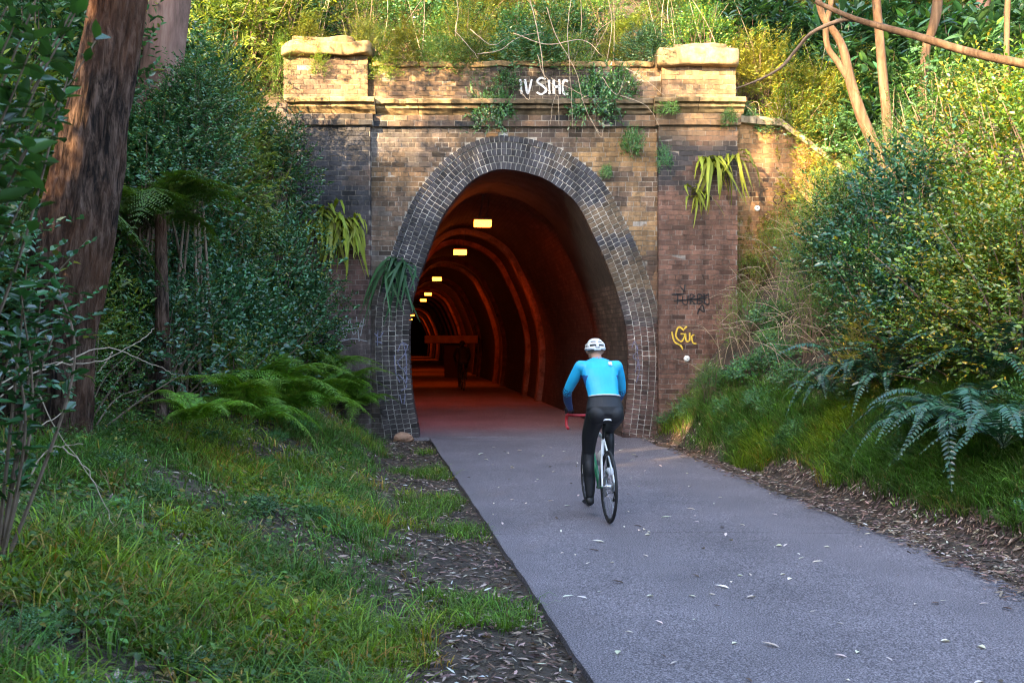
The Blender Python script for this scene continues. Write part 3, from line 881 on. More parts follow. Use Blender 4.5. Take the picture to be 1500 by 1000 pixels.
# ------------------------------------------------------------------ foliage builders
def leaves(P, D, N, L, W, C, fold=0.18, droop=0.12):
    """N leaves of six points, folded along the midrib. returns V, F(quads), colours"""
    n = len(P)
    D = unit(D); N = unit(N - D * np.sum(N * D, -1, keepdims=True)); S = np.cross(D, N)
    L = np.broadcast_to(L, (n,))[:, None]; W = np.broadcast_to(W, (n,))[:, None]
    dr = -np.array([0, 0, 1.0]) * droop
    b = P
    r1 = P + D * L * 0.28 + S * W * 0.46 + N * W * fold
    r2 = P + D * L * 0.64 + S * W * 0.36 + N * W * fold * 0.8 + dr * L * 0.4
    t = P + D * L + dr * L
    l2 = P + D * L * 0.64 - S * W * 0.36 + N * W * fold * 0.8 + dr * L * 0.4
    l1 = P + D * L * 0.28 - S * W * 0.46 + N * W * fold
    V = np.stack([b, r1, r2, t, l2, l1], 1).reshape(-1, 3)
    k = np.arange(n)[:, None] * 6
    F = np.concatenate([k + np.array([[0, 1, 2, 3]]), k + np.array([[0, 3, 4, 5]])], 1).reshape(-1, 4)
    return V, F, np.repeat(C, 6, axis=0)

def pal(n, base, alt, p_alt, spread, r):
    base = np.asarray(base); alt = np.asarray(alt)
    c = np.where((r.random(n) < p_alt)[:, None], alt, base)
    return c * np.exp(r.normal(0, spread, n))[:, None] * (1 + r.normal(0, 0.08, (n, 3)))

def crown_mesh(name, seed, twigs, rad, leaf, per, tl, base, alt, p_alt=0.12, mat=None, lift=0.8, shell=0.6, upn=0.7, floor=0.03, lump=0.68, spread=0.32):
    """leafy twigs spread through a lumpy ellipsoid; its centre is `lift` radii above the ground"""
    r = np.random.default_rng(seed)
    d = unit(r.normal(size=(twigs, 3)))
    d[:, 2] = np.where(d[:, 2] < -0.75, -d[:, 2], d[:, 2])
    lum = 1 - lump + lump * 1.9 * fbm(d[:, 0] * 2.3 + seed, d[:, 1] * 2.3 + d[:, 2] * 3.1, seed)
    q = (1 - shell * r.random(twigs) ** 1.4) * lum
    q = np.where(r.random(twigs) < 0.07, q * r.uniform(1.1, 1.4, twigs), q)
    rad = np.asarray(rad, float)
    C = d * rad * q[:, None]; C[:, 2] += rad[2] * lift
    C[:, 2] = np.maximum(C[:, 2], floor + 0.15 * r.random(twigs))
    out = unit(C - np.array([0, 0, rad[2] * lift * 0.55]))
    td = unit(out * 0.9 + np.array([0, 0, 0.35]) + r.normal(0, 0.45, (twigs, 3)))
    tlen = tl * (0.6 + 0.8 * r.random(twigs))
    k = per
    t = np.tile((np.arange(k) + 0.5) / k, (twigs, 1))
    sag = -0.18 * (t ** 2) * tlen[:, None]
    P = C[:, None, :] + td[:, None, :] * (t * tlen[:, None])[..., None]
    P[..., 2] += sag
    side = unit(np.cross(td, np.array([0, 0, 1.0])) + 1e-3)
    sg = np.where(np.arange(k) % 2 == 0, 1.0, -1.0)[None, :, None]
    D = td[:, None, :] * 0.75 + side[:, None, :] * sg * 0.9 + r.normal(0, 0.28, (twigs, k, 3))
    Nn = np.array([0, 0, 1.0]) * upn + out[:, None, :] * 0.45 + r.normal(0, 0.38, (twigs, k, 3))
    P = P.reshape(-1, 3); D = D.reshape(-1, 3); Nn = Nn.reshape(-1, 3); n = len(P)
    tw = np.repeat(np.exp(r.normal(0, 0.22, twigs)), k)
    col_ = pal(n, base, alt, p_alt, spread * 0.6, r) * tw[:, None]
    sz = np.repeat(0.75 + 0.5 * r.random(twigs), k) * (0.75 + 0.5 * r.random(n))
    V, F, Cc = leaves(P, D, Nn, leaf[0] * sz, leaf[1] * sz, col_)
    fol = make_mesh(name, V, F, mat or M_leaf, np.clip(Cc, 0.003, 0.7))
    # a stem to every n-th twig
    g = Geo()
    m = min(twigs, 34)
    for i in r.choice(twigs, m, replace=False):
        e = C[i] + td[i] * tlen[i] * 0.8
        a = np.array([0.12 * rad[0] * r.normal(), 0.12 * rad[1] * r.normal(), -0.12])
        mid = a * 0.45 + e * 0.55 + np.array([0, 0, 0.12 * rad[2]]) + r.normal(0, 0.06, 3) * rad
        w = 0.006 + 0.009 * rad[2]
        VV, FF = tube(catmull([a, mid, e], 5), np.linspace(w, w * 0.25, 11), 4, cap=False)
        g.add(VV, FF)
    st = g.mesh(name + '_stems', M_twig)
    return fol, st

GREEN = (0.068, 0.145, 0.03); DEEP = (0.034, 0.095, 0.036); YEL = (0.20, 0.20, 0.028); OLIVE = (0.12, 0.14, 0.032); TEAL = (0.052, 0.135, 0.064)
KIT = {}
for i in range(3):
    KIT['broad', i] = crown_mesh('broad_foliage', 100 + i, 620, (0.95, 0.95, 1.0), (0.085, 0.040), 9, 0.34, TEAL, OLIVE, 0.10)
for i in range(3):
    KIT['small', i] = crown_mesh('small_foliage', 200 + i, 900, (0.9, 0.9, 0.85), (0.048, 0.024), 11, 0.26, GREEN, YEL, 0.2)
for i in range(3):
    KIT['lance', i] = crown_mesh('lance_foliage', 300 + i, 620, (1.0, 1.0, 1.05), (0.10, 0.026), 10, 0.38, OLIVE, YEL, 0.35, M_leafm)
for i in range(2):
    KIT['low', i] = crown_mesh('low_foliage', 400 + i, 420, (0.7, 0.7, 0.36), (0.055, 0.032), 9, 0.24, TEAL, GREEN, 0.3, lift=0.7)
for i in range(2):
    KIT['big', i] = crown_mesh('big_leaved_foliage', 500 + i, 150, (1.1, 1.1, 1.1), (0.30, 0.10), 8, 0.5, DEEP, GREEN, 0.3)
for i in range(3):
    KIT['tree', i] = crown_mesh('tree_foliage', 600 + i, 1000, (2.1, 2.1, 1.7), (0.13, 0.042), 11, 0.6, GREEN, OLIVE, 0.25, M_leafm, shell=0.75, lump=0.6)
for i in range(2):
    KIT['fine', i] = crown_mesh('fine_foliage', 700 + i, 1100, (0.8, 0.8, 1.1), (0.030, 0.014), 12, 0.22, GREEN, OLIVE, 0.2)

def plant(kind, i, loc, s, label, cat='shrub', group=None, tint=(1, 1, 1), name='shrub', rz=None, stems=True, tilt=(0, 0)):
    fol, st = KIT[kind, i]
    t = thing(name, label, cat, loc, (tilt[0], tilt[1], random.uniform(0, 6.28) if rz is None else rz), group, s)
    f = link('foliage', fol, t); f.color = (*tint, 1)
    if stems: link('stem', st, t)
    return t

def where_left(px, py, y):
    a = 'left of the leaning trunk' if px < 60 else 'behind the leaning trunk' if px < 190 else 'below the pink trunk' if px < 270 else 'midway to the portal' if px < 350 else 'near the left pier' if px < 430 else 'in front of the left pilaster'
    return ('high ' if py < 260 else 'at mid height ' if py < 430 else 'low ') + a + (', nearer row' if y < 11 else ', middle row' if y < 14 else ', back row')
def pxy(x, y, z): return 750 + x / y * FPX, 500 - (z - CAMZ) / y * FPX
def tall_plant(kind, loc, s3, zb, lab, group, tint):
    """a crown carried on bare stems that reach down to the ground"""
    t = plant(kind, random.randrange(3), loc, s3, lab, 'shrub', group, tint, rz=0.0)
    h = loc[2] - zb
    if h > 0.15:
        g = Geo()
        for q in range(3):
            dx, dy = random.uniform(-.25, .25), random.uniform(-.25, .25)
            V, F = tube(catmull([(dx, dy, -(h + 0.25)), (dx * 0.3 + random.uniform(-.08, .08), dy * 0.3, -h * 0.45), (random.uniform(-.15, .15), 0, 0.35)], 6), np.linspace(0.022, 0.012, 13), 6, cap=False)
            g.add([(v[0] / s3[0], v[1] / s3[1], v[2] / s3[2]) for v in V], F)
        link('stem', g.mesh('stem', M_twig), t)
    return t
def jit(c, a=0.14):
    k = math.exp(random.gauss(0, a)); return tuple(max(0.05, x * k * (1 + random.gauss(0, 0.05))) for x in c)

# ------------------------------------------------------------------ fern fronds
def frond_mesh(name, seed, length=1.0, pairs=22, pin=0.16, rise=0.55, sag=0.75, base=GREEN, style='sword', side=0.0, leafw=0.022):
    r = np.random.default_rng(seed)
    n = 24; t = np.linspace(0, 1, n)
    y = length * (t - 0.12 * t ** 2); z = length * (rise * t - sag * t ** 2.2); x = side * length * t ** 2
    P = np.stack([x, y, z], -1)
    V1, F1 = tube(P, np.linspace(0.005, 0.0012, n) * (0.6 + 0.4 * length), 4, cap=False)
    tt = np.linspace(0.14, 0.985, pairs)
    Pc = np.stack([np.interp(tt, t, P[:, k]) for k in range(3)], -1)
    T = unit(np.stack([np.interp(tt, t, np.gradient(P[:, k])) for k in range(3)], -1))
    up = unit(np.cross(np.cross(T, np.array([0, 0, 1.0])), T) + 1e-6)
    S = np.cross(T, up)
    if style == 'sword': prof_ = np.sin(np.pi * np.clip(0.12 + 0.88 * tt, 0, 1)) ** 0.6 * (1 - 0.45 * tt)
    else: prof_ = (1 - tt) ** 0.75 * np.clip(tt / 0.22, 0.35, 1) + 0.04
    LP, LD, LN, LL, LW, LC = [], [], [], [], [], []
    for sgn in (-1, 1):
        D = S * sgn + T * 0.38 + r.normal(0, 0.07, (pairs, 3)) - up * 0.18
        D = unit(D); Lh = length * pin * prof_ * (0.88 + 0.24 * r.random(pairs))
        if style == 'sword':
            LP.append(Pc); LD.append(D); LN.append(up + r.normal(0, 0.18, (pairs, 3))); LL.append(Lh); LW.append(np.full(pairs, leafw * length))
            LC.append(pal(pairs, base, np.asarray(base) * 1.5, 0.15, 0.2, r))
        else:
            for q in range(pairs):
                m = max(4, int(11 * prof_[q] + 3)); u = np.linspace(0.06, 0.97, m)
                pp = Pc[q] + D[q] * (Lh[q] * u)[:, None] - np.array([0, 0, 1.0]) * (0.18 * Lh[q] * u ** 2)[:, None]
                sd = np.cross(D[q], up[q]); sd /= np.linalg.norm(sd)
                for s2 in (-1, 1):
                    dd = sd * s2 + D[q] * 0.45 + r.normal(0, 0.08, (m, 3))
                    LP.append(pp); LD.append(dd); LN.append(np.tile(up[q], (m, 1)) + r.normal(0, 0.2, (m, 3)))
                    ll = Lh[q] * 0.26 * (1 - 0.75 * u) + 0.006; LL.append(ll); LW.append(ll * 0.42 + 0.003)
                    LC.append(pal(m, base, np.asarray(base) * 1.4, 0.15, 0.15, r))
    P_, D_, N_ = np.vstack(LP), np.vstack(LD), np.vstack(LN)
    V, F, C = leaves(P_, D_, N_, np.concatenate(LL), np.concatenate(LW), np.vstack(LC), 0.12, 0.1)
    V = np.vstack([V, V1]); F = np.vstack([F, np.array(F1) + len(C)])
    C = np.vstack([C, np.tile(np.asarray(base) * 0.9 + np.array([0.03, 0.015, 0.0]), (len(V1), 1))])
    return make_mesh(name, V, F, M_leafm if style != 'sword' else M_leaf, np.clip(C, 0.003, 0.6))

SWORD = [frond_mesh('sword_frond', 10 + i, 1.0, 30, 0.13, 1.0 - 0.12 * i, 0.95 + 0.12 * i, (0.035, 0.10, 0.062), 'sword', 0.08 * (i - 1), 0.028) for i in range(3)]
BRACK = [frond_mesh('bracken_frond', 20 + i, 1.0, 20, 0.34, 0.85 - 0.1 * i, 0.85 + 0.12 * i, (0.10, 0.20, 0.022), 'bracken', 0.06 * (i - 1)) for i in range(3)]

def strap_mesh(name, seed, L=0.5, w=0.04, rise=0.5, sag=1.3, base=YEL):
    r = np.random.default_rng(seed); n = 14; t = np.linspace(0, 1, n)
    y = L * (t - 0.3 * t ** 2); z = L * (rise * t - sag * t ** 2.1); x = 0.06 * L * np.sin(t * 4 + seed)
    ww = w * np.sin(np.pi * np.clip(0.12 + 0.86 * t, 0, 1)) ** 0.7
    V = []; C = []
    for i in range(n):
        wv = 0.25 * ww[i] * math.sin(i * 1.9 + seed)
        V += [(x[i] - ww[i] / 2, y[i], z[i] + 0.22 * ww[i] + wv), (x[i], y[i], z[i]), (x[i] + ww[i] / 2, y[i], z[i] + 0.22 * ww[i] - wv)]
        c = np.asarray(base) * (0.75 + 0.6 * t[i]); C += [c, c * 1.15, c]
    F = []
    for i in range(n - 1): F += [(3 * i, 3 * i + 1, 3 * i + 4, 3 * i + 3), (3 * i + 1, 3 * i + 2, 3 * i + 5, 3 * i + 4)]
    return make_mesh(name, V, F, M_leafm, np.array(C), True)
STRAPY = [strap_mesh('strap_frond', i, 0.5, 0.058, 0.55 - 0.12 * i, 1.0 + 0.25 * i, (0.16, 0.19, 0.02)) for i in range(4)]
STRAPG = [strap_mesh('strap_frond', 9 + i, 0.55, 0.05, 0.45 - 0.12 * i, 1.1 + 0.25 * i, (0.03, 0.085, 0.035)) for i in range(4)]

def fern(loc, meshes, n, size, label, spread=(0, 6.283), group=None, tint=(1, 1, 1), name='fern', pitch=(-0.25, 0.5), facing=None, cat='fern'):
    t = thing(name, label, cat, loc, (0, 0, 0), group)
    for k in range(n):
        a = spread[0] + (spread[1] - spread[0]) * (k + random.uniform(-0.3, 0.3)) / max(1, n - (spread[1] - spread[0] < 6))
        f = link('frond', random.choice(meshes), t, (random.uniform(-.04, .04), random.uniform(-.03, .03), 0), (random.uniform(*pitch), random.uniform(-0.25, 0.25), a), size * random.uniform(0.7, 1.12))
        f.color = (*jit(tint, 0.15), 1)
    return t

# ------------------------------------------------------------------ trees
def trunk_geo(P, rad, sides, bark_amp=0.06, seed=0, n=10):
    C = catmull(P, n); rr = catmull(np.array(rad)[:, None], n)[:, 0]
    L = np.concatenate([[0], np.cumsum(np.linalg.norm(np.diff(C, axis=0), axis=1))])
    def jf(i, th):
        a = fbm(np.cos(th) * 2.2 + 5, np.sin(th) * 2.2 + L[i] * 0.5, seed, 3) - 0.5
        f = np.abs(fbm(th * 7.0 + 0.35 * np.sin(L[i] * 2.0), np.full_like(th, L[i] * 1.1), seed + 4, 3) - 0.5) * 2
        f2 = fbm(th * 14, np.full_like(th, L[i] * 4.0), seed + 9, 2) - 0.5
        return 1 + bark_amp * (2.2 * a - 1.2 * (1 - f) ** 3 + 0.5 * f2)
    return tube(C, rr, sides, True, jf)

def tree(name, label, pts, rad, mat, crowns=(), group=None, sides=20, bark=0.05, seed=1, branches=(), n=10, tint=(1, 1, 1)):
    b = np.array(pts[0], float)
    t = thing(name, label, 'tree', tuple(b), group=group)
    g = Geo(); V, F = trunk_geo(np.array(pts) - b, rad, sides, bark, seed, n); g.add(V, F)
    link('trunk', g.mesh('trunk', mat, True), t)
    for bp, br in branches:
        g = Geo(); V, F = trunk_geo(np.array(bp) - b, br, 10, 0.04, seed + 3, 8); g.add(V, F)
        link('branch', g.mesh('branch', mat, True), t)
    for kind, i, loc, s in crowns:
        fol, st = KIT[kind, i]
        f = link('crown', fol, t, Vector(loc) - Vector(b), (0, 0, random.uniform(0, 6.28)), s); f.color = (*jit(tint, 0.1), 1)
    return t

# big leaning gum on the left
tb = gp(62, 640)
ty = tb.y
def tp(px, py, dy=0): p = at(px, py, ty + dy); return (p.x, p.y, p.z)
k = ty / FPX
tree('gum_tree', 'large rough-barked gum trunk leaning right at the left edge', [(tb.x - 0.02, ty, tb.z - 0.4), tp(62, 620), tp(78, 500), tp(112, 350), tp(136, 220), tp(158, 100), tp(176, 0), tp(196, -160), tp(206, -420), tp(250, -1400), tp(270,-2200)],
     [75 * k, 70 * k, 62 * k, 56 * k, 48 * k, 42 * k, 40 * k, 37 * k, 32 * k, 26 * k, 18 * k], M_bark, sides=96, bark=0.11, seed=3, n=30,
     crowns=[('tree', 0, (tb.x + 0.9, ty, 13.0), 1.0), ('tree', 1, (tb.x - 0.3, ty - 0.8, 14.0), 1.1), ('tree', 2, (-2.4, 7.6, 12.3), 1.0), ('tree', 0, (-0.9, 7.2, 13.2), 1.0), ('tree', 1, (0.6, 6.8, 12.8), 0.9)])  # last three crowns added out of view to shade the upper right slope
# smooth pink trunk behind it
p0 = at(200, 420, 12.5); z0 = hz(p0.x, 12.5)
def tq(px, py): p = at(px, py, 12.5); return (p.x, p.y, p.z)
k = 12.5 / FPX
tree('gum_tree', 'smooth pink-barked gum trunk behind the leaning trunk at top left', [(at(195, 500, 12.5).x, 12.5, hz(at(195, 500, 12.5).x, 12.5) - 0.3), tq(205, 330), tq(228, 180), tq(238, 90), tq(249, 0), tq(258, -120), tq(275, -500)],
     [38 * k, 36 * k, 32 * k, 30 * k, 29 * k, 27 * k, 18 * k], M_barkp, sides=28, bark=0.03, seed=8, crowns=[('tree', 1, (-3.6, 12.8, 7.6), 1.1)])

# trees on the right bank above the wing wall
def rtree(label, pix, Y, wid, mat=M_barkt, branches=(), crowns=(), seed=4):
    pts = [tuple(at(a, b, Y)) for a, b in pix]
    zb = hz(pts[0][0], Y)
    pts[0] = (pts[0][0], Y, min(pts[0][2], zb) - 0.2)
    kk = Y / FPX / 2
    br = [([tuple(at(a, b, Y)) for a, b in bp], [w * kk for w in bw]) for bp, bw in branches]
    return tree('slender_tree', label, pts, [w * kk for w in wid], mat, sides=14, bark=0.04, seed=seed, branches=br, crowns=crowns)
rtree('slender pale forked tree above the wing wall, leaning left', [(1310, 290), (1285, 225), (1262, 170), (1246, 120), (1236, 75), (1224, 50), (1204, 20), (1192, -40)], 17.0, [20, 18, 17, 15, 13, 11, 10, 9],
      branches=[([(1248, 122), (1228, 92), (1213, 70), (1210, 40), (1218, 0), (1222, -60)], [12, 10, 9, 9, 8, 7])], crowns=[('tree', 0, (5.0, 17.4, 8.3), 0.8)])
rtree('slender upright tree with pale bark right of the forked tree', [(1303, 290), (1300, 190), (1293, 110), (1288, 50), (1283, -10), (1278, -120)], 17.3, [17, 15, 14, 13, 13, 11], seed=7)
rtree('slender brown tree leaning right near the top edge', [(1345, 130), (1355, 85), (1362, 55), (1372, 15), (1376, -60)], 18.0, [13, 13, 13, 15, 13], seed=9)
rtree('thick pale trunk far right at the top edge', [(1436, 150), (1438, 60), (1441, 0), (1444, -120)], 19.5, [22, 21, 21, 20], M_barkp, seed=12)
rtree('thin brown sapling in the top right corner', [(1474, 120), (1475, 40), (1478, -30)], 16.0, [8, 8, 8], seed=13)

# dead branch leaning across the top right
db = thing('dead_branch', 'long bare dead branch slanting across the top right corner', 'branch', tuple(at(1560, 108, 9.5)))
B0 = np.array(db.location)
pp = np.array([at(1195, 3, 10.6), at(1250, 27, 10.4), at(1300, 42, 10.2), at(1345, 54, 10.0), at(1400, 71, 9.9), at(1450, 84, 9.7), at(1500, 94, 9.6), at(1560, 108, 9.5), at(1700, 190, 9.2), at(1800, 330, 9.0)])
g = Geo(); V, F = trunk_geo(pp - B0, np.array([7, 9, 11, 12, 13, 13, 14, 15, 16, 17]) * 9.9 / FPX / 2, 12, 0.06, 4, 8); g.add(V, F)
link('limb', g.mesh('limb', M_barkt, True), db)
pp = np.array([at(1258, 29, 10.4), at(1232, 30, 10.5), at(1190, 48, 10.7), at(1165, 75, 10.9), at(1143, 100, 11.0), at(1110, 118, 11.2), at(1078, 130, 11.4)])
g = Geo(); V, F = trunk_geo(pp - B0, np.array([8, 7, 6, 5, 4.5, 3.5, 2]) * 10.8 / FPX / 2, 8, 0.04, 5, 8); g.add(V, F)
link('twig', g.mesh('twig', M_twig, True), db)

# ------------------------------------------------------------------ unseen trees and shrubs added and shaped to shade the cutting
def shade_tree(u, s0, vtop, label):
    """an added unseen bushy tree standing where the sun's ray plane (u) crosses the left bank; leafy to the ground, top just under the ray v"""
    x = -SUN_H.y * u - SUN_H.x * s0; y = SUN_H.x * u - SUN_H.y * s0
    z = hz(x, y); top = vtop - math.tan(R(SUN_EL)) * s0; h = max(top - z, 2.5)
    n = max(1, round((h - 1.5) / 1.9)); cr = []
    for k in range(n + 1):
        zz = z - 0.3 + (h - 3.0) * k / max(1, n)
        if abs(u + 8.0) < 1.4 and k < n and not (zz + 3.2 * 1.05 + 0.404 * s0 < 4.9 or zz + 0.404 * s0 > 6.0): continue
        cr.append(('tree', k % 3, (x + random.uniform(-.4, .4), y + random.uniform(-.4, .4), zz), random.uniform(0.95, 1.15)))
    tree('gum_tree', label, [(x, y, z - 0.3), (x + 0.1, y, z + h * 0.4), (x - 0.1, y + 0.1, z + h * 0.7), (x, y, z + h * 0.85)], [0.2, 0.17, 0.12, 0.05], M_bark, cr, 'added shade trees along the top of the left bank', 12, 0.05, 5)
VT = lambda u: float(np.interp(u, [-17, -12.4, -11.0, -8.6, -7.4, -6.4, -5.0, -4.0, -2.8, 0, 3, 6], [8.0, 8.2, 11.6, 11.7, 10.0, 10.0, 10.4, 9.6, 7.4, 7.0, 6.6, 6.2]))
for k in range(13):
    u = -17.0 + 2.3 * k
    shade_tree(u, -4.5 - 0.9 * (k % 2), VT(u), 'unseen bushy gum tree added on the left bank to shade the cutting')
    shade_tree(u + 1.15, -8.0, VT(u + 1.15) - 0.3, 'unseen bushy gum tree added on the left bank to shade the cutting')

for k in range(24):
    u = -16.0 + 1.25 * k; s0 = -2.6 - 0.8 * (k % 3)  # unseen shrub row added to keep low sun off the path
    x = -SUN_H.y * u - SUN_H.x * s0; y = SUN_H.x * u - SUN_H.y * s0
    if y > 4.5 and 750 + x / y * FPX > -260: continue
    plant('tree', k % 3, (x, y, hz(x, y) - 0.5), (0.6, 0.6, 0.5 if abs(u + 8.0) < 1.0 else 0.95), 'unseen dense shrub added on the left bank to shade the path', 'shrub', 'added shade shrubs beside the camera', (1, 1, 1))

ut = -SUN_H.y * at(122, 250, ty).x + SUN_H.x * ty  # unseen shrubs added to narrow the gap of sun onto the leaning trunk
for q, du in enumerate((-1.25, 1.15, -1.9, 1.8)):
    u = ut + du; s0 = -1.6 - 0.5 * (q // 2)
    x = -SUN_H.y * u - SUN_H.x * s0; y = SUN_H.x * u - SUN_H.y * s0
    plant('tree', q % 3, (x, y, hz(x, y) - 0.2), (0.36, 0.36, 1.5), 'unseen narrow tall shrub added on the left bank to block sun', 'shrub', 'added shade shrubs beside the camera', (1, 1, 1))

# ------------------------------------------------------------------ left bank shrubs
def dd_left(y):   # distance from the path edge where the shrubs begin
    return float(np.interp(y, [6, 9, 11, 14, 16.2, 17.5], [4.2, 3.6, 3.1, 2.4, 1.8, 1.5]))
cells = []
pts = []
tries = 0
while len(pts) < 62 and tries < 6000:
    tries += 1
    y = random.uniform(7.5, 17.0); x = float(XL(y)) - random.uniform(1.0, 8.5)
    d = float(XL(y)) - x
    if d < dd_left(y) + 0.35: continue
    if x > PL0 - 0.2 and y > 16.6: continue
    if math.hypot(x - tb.x, y - tb.y) < 0.75: continue
    px = 750 + x / y * FPX
    if px < -150: continue
    if min([math.hypot(x - a, y - b) for a, b in pts] or [9]) < 0.78: continue
    pts.append((x, y))
for x, y in pts:
    d = float(XL(y)) - x - dd_left(y)
    s_ = random.uniform(0.62, 0.9) + 0.16 * min(d, 4)
    px = 750 + x / y * FPX
    kind = random.choices(['broad', 'small', 'lance', 'fine'], [5, 3, 1.2, 2])[0]
    if px > 440: s_ = min(s_, 0.7)
    tint = {'broad': (1.0, 1.0, 1.0), 'small': (0.85, 1.0, 0.9), 'lance': (0.7, 0.95, 0.8), 'fine': (0.9, 1.0, 0.9)}[kind]
    lab = {'broad': 'dark glossy broad-leaved shrub ', 'small': 'dense small-leaved shrub ', 'lance': 'lance-leaved olive shrub ', 'fine': 'feathery fine-leaved shrub '}[kind] + where_left(*pxy(x, y, hz(x, y) + s_), y)
    plant(kind, random.randrange(2 if kind == 'fine' else 3), (x, y, hz(x, y) - 0.1), (s_, s_, s_ * random.uniform(0.9, 1.25)), lab, 'shrub', kind + ' shrubs of the left thicket', jit(tint))
# taller shrub trees at the back of the left thicket, their tops catching sun
for (px, py, Y, s_, kind) in [(330, 170, 16.0, 0.9, 'lance'), (400, 60, 18.4, 1.1, 'lance'), (290, 60, 18.4, 1.0, 'broad'), (350, 40, 18.2, 1.2, 'lance'), (300, 140, 14.8, 0.8, 'broad'), (300, 230, 14.0, 1.0, 'lance'),
                              (130, 120, 13.0, 1.3, 'broad'), (60, 100, 12.0, 1.3, 'broad'), (20, 250, 11.0, 1.1, 'lance'), (375, 215, 16.6, 0.7, 'small'), (400, 250, 16.4, 0.8, 'broad'), (250, 300, 13.0, 0.9, 'broad'), (330, 330, 14.2, 0.9, 'small'),
                              (400, 380, 15.4, 0.85, 'broad'), (440, 450, 15.8, 0.7, 'broad'), (390, 480, 14.6, 0.75, 'small'), (300, 450, 12.6, 0.8, 'broad'), (240, 480, 11.2, 0.75, 'broad'), (330, 540, 12.2, 0.62, 'small')]:
    p = at(px, py, Y); zb = hz(p.x, p.y)
    sz = s_ * 1.15; z0_ = max(zb - 0.1, p.z + 0.9 * s_ - 1.75 * sz)
    tall_plant(kind, (p.x, p.y, z0_), (s_, s_, sz), zb, 'tall %s shrub ' % {'lance': 'olive', 'broad': 'dark glossy', 'small': 'small-leaved'}[kind] + where_left(px, py, Y), 'tall %s shrubs of the left thicket' % kind, jit((0.85, 1.0, 0.9) if kind == 'lance' else (0.95, 1.0, 0.9)))

# bracken ferns at the foot of the left thicket
for (px, py, n_, s_, lab) in [(470, 590, 11, 1.15, 'bright green bracken fern reaching towards the tunnel jamb'), (395, 610, 11, 1.2, 'bright green bracken fern below the thicket, its fronds hanging over the grass'),
                              (525, 618, 8, 0.85, 'low bracken fern beside the left tunnel jamb'), (360, 650, 9, 0.95, 'bracken fern with a yellow-green frond hanging to the grass'), (445, 635, 10, 1.0, 'bracken fern in front of the thicket near the rocks'),
                              (500, 565, 9, 1.1, 'upper bracken fern against the left pilaster foot'), (420, 560, 9, 1.2, 'upper bracken fern rising out of the dark thicket'), (285, 655, 6, 0.7, 'bracken fern in the grass edge below the leaning trunk')]:
    p = gp(px, py)
    y_ = p.y - 0.9; x_ = p.x / p.y * y_
    fern((x_, y_, hz(x_, y_) + 0.38), BRACK, n_ + 2, s_ * 1.0, lab, tint=(1.05, 1.1, 0.9), pitch=(0.05, 0.75))
# tree-fern fronds behind the leaning trunk
for (px, py, Y, s_, lab) in [(235, 320, 10.8, 1.25, 'large tree fern behind the leaning trunk'), (40, 330, 9.6, 1.5, 'tree fern left of the leaning trunk')]:
    p = at(px, py, Y); zb = hz(p.x, Y)
    t = fern((p.x, Y, max(p.z, zb + 0.1)), BRACK, 11, s_, lab, tint=(0.5, 0.5, 0.55), name='tree_fern', pitch=(-0.2, 0.5))
    V, F = tube([(0, 0, zb - p.z - 0.2), (0.02, 0, (zb - p.z) * 0.5), (0, 0, 0.04)], [0.09, 0.075, 0.06], 9)
    g = Geo(); g.add(V, F); link('trunk', g.mesh('trunk', M_bark), t)

# near sapling with large leaves at the left edge (out of focus)
def sapling(label, base, tips, leaf, seed, tint):
    r = np.random.default_rng(seed)
    t = thing('sapling', label, 'sapling', tuple(base))
    g = Geo(); b = np.array(base)
    q = Geo()
    one = leaves(np.zeros((1, 3)), np.array([[0, 1.0, 0]]), np.array([[0, 0, 1.0]]), leaf[0], leaf[1], np.array([[0.035, 0.10, 0.035]]), 0.2, 0.15)
    lm = [make_mesh('leaf', one[0], one[1], M_leaf, one[2] * f) for f in (0.7, 1.0, 1.5)]
    cnt = 0
    for e in tips:
        e = np.array(e) - b
        mid = e * 0.5 + np.array([0, 0, 0.25]) + r.normal(0, 0.06, 3)
        C = catmull([np.zeros(3), mid, e], 10)
        V, F = tube(C, np.linspace(0.011, 0.003, len(C)), 5); g.add(V, F)
        T = unit(np.gradient(C, axis=0))
        for i in range(6, len(C)):
            for s_ in (-1, 1, 1 if r.random() < 0.5 else -1):
                sd = unit(np.cross(T[i], [0, 0, 1.0])) * s_
                dr = unit(T[i] * 0.6 + sd + r.normal(0, 0.35, 3) - np.array([0, 0, 0.15]))
                up = unit(np.array([0, 0, 1.0]) + r.normal(0, 0.35, 3))
                rt = np.cross(dr, up); rt /= np.linalg.norm(rt); up = np.cross(rt, dr)
                m = Matrix(((rt[0], dr[0], up[0], 0), (rt[1], dr[1], up[1], 0), (rt[2], dr[2], up[2], 0), (0, 0, 0, 1)))
                o = link('leaf', lm[r.integers(3)], t); o.matrix_local = Matrix.Translation(Vector(C[i] + r.normal(0, 0.01, 3))) @ m @ Matrix.Scale(float(r.uniform(0.7, 1.25)), 4)
                o.color = (*jit(tint), 1)
    link('stem', g.mesh('stem', M_twig), t)
SB = (-2.6, 3.9, hz(-2.6, 3.9) - 0.1)
sapling('near leafy sapling at the left edge, out of focus', SB, [tuple(at(a, b, y)) for a, b, y in [(20, 40, 3.6), (70, 90, 3.9), (15, 150, 3.5), (110, 20, 4.2), (40, 220, 3.6), (-20, 90, 3.2), (90, 150, 4.0), (60, -20, 3.8), (140, 60, 4.4), (-10, 300, 3.4), (50, 60, 3.4), (100, 110, 4.1), (30, 260, 3.9), (80, 200, 4.2), (10, 10, 3.5), (120, -10, 4.3), (55, 180, 3.7)]], (0.10, 0.05), 4, (1.0, 1.0, 0.7))
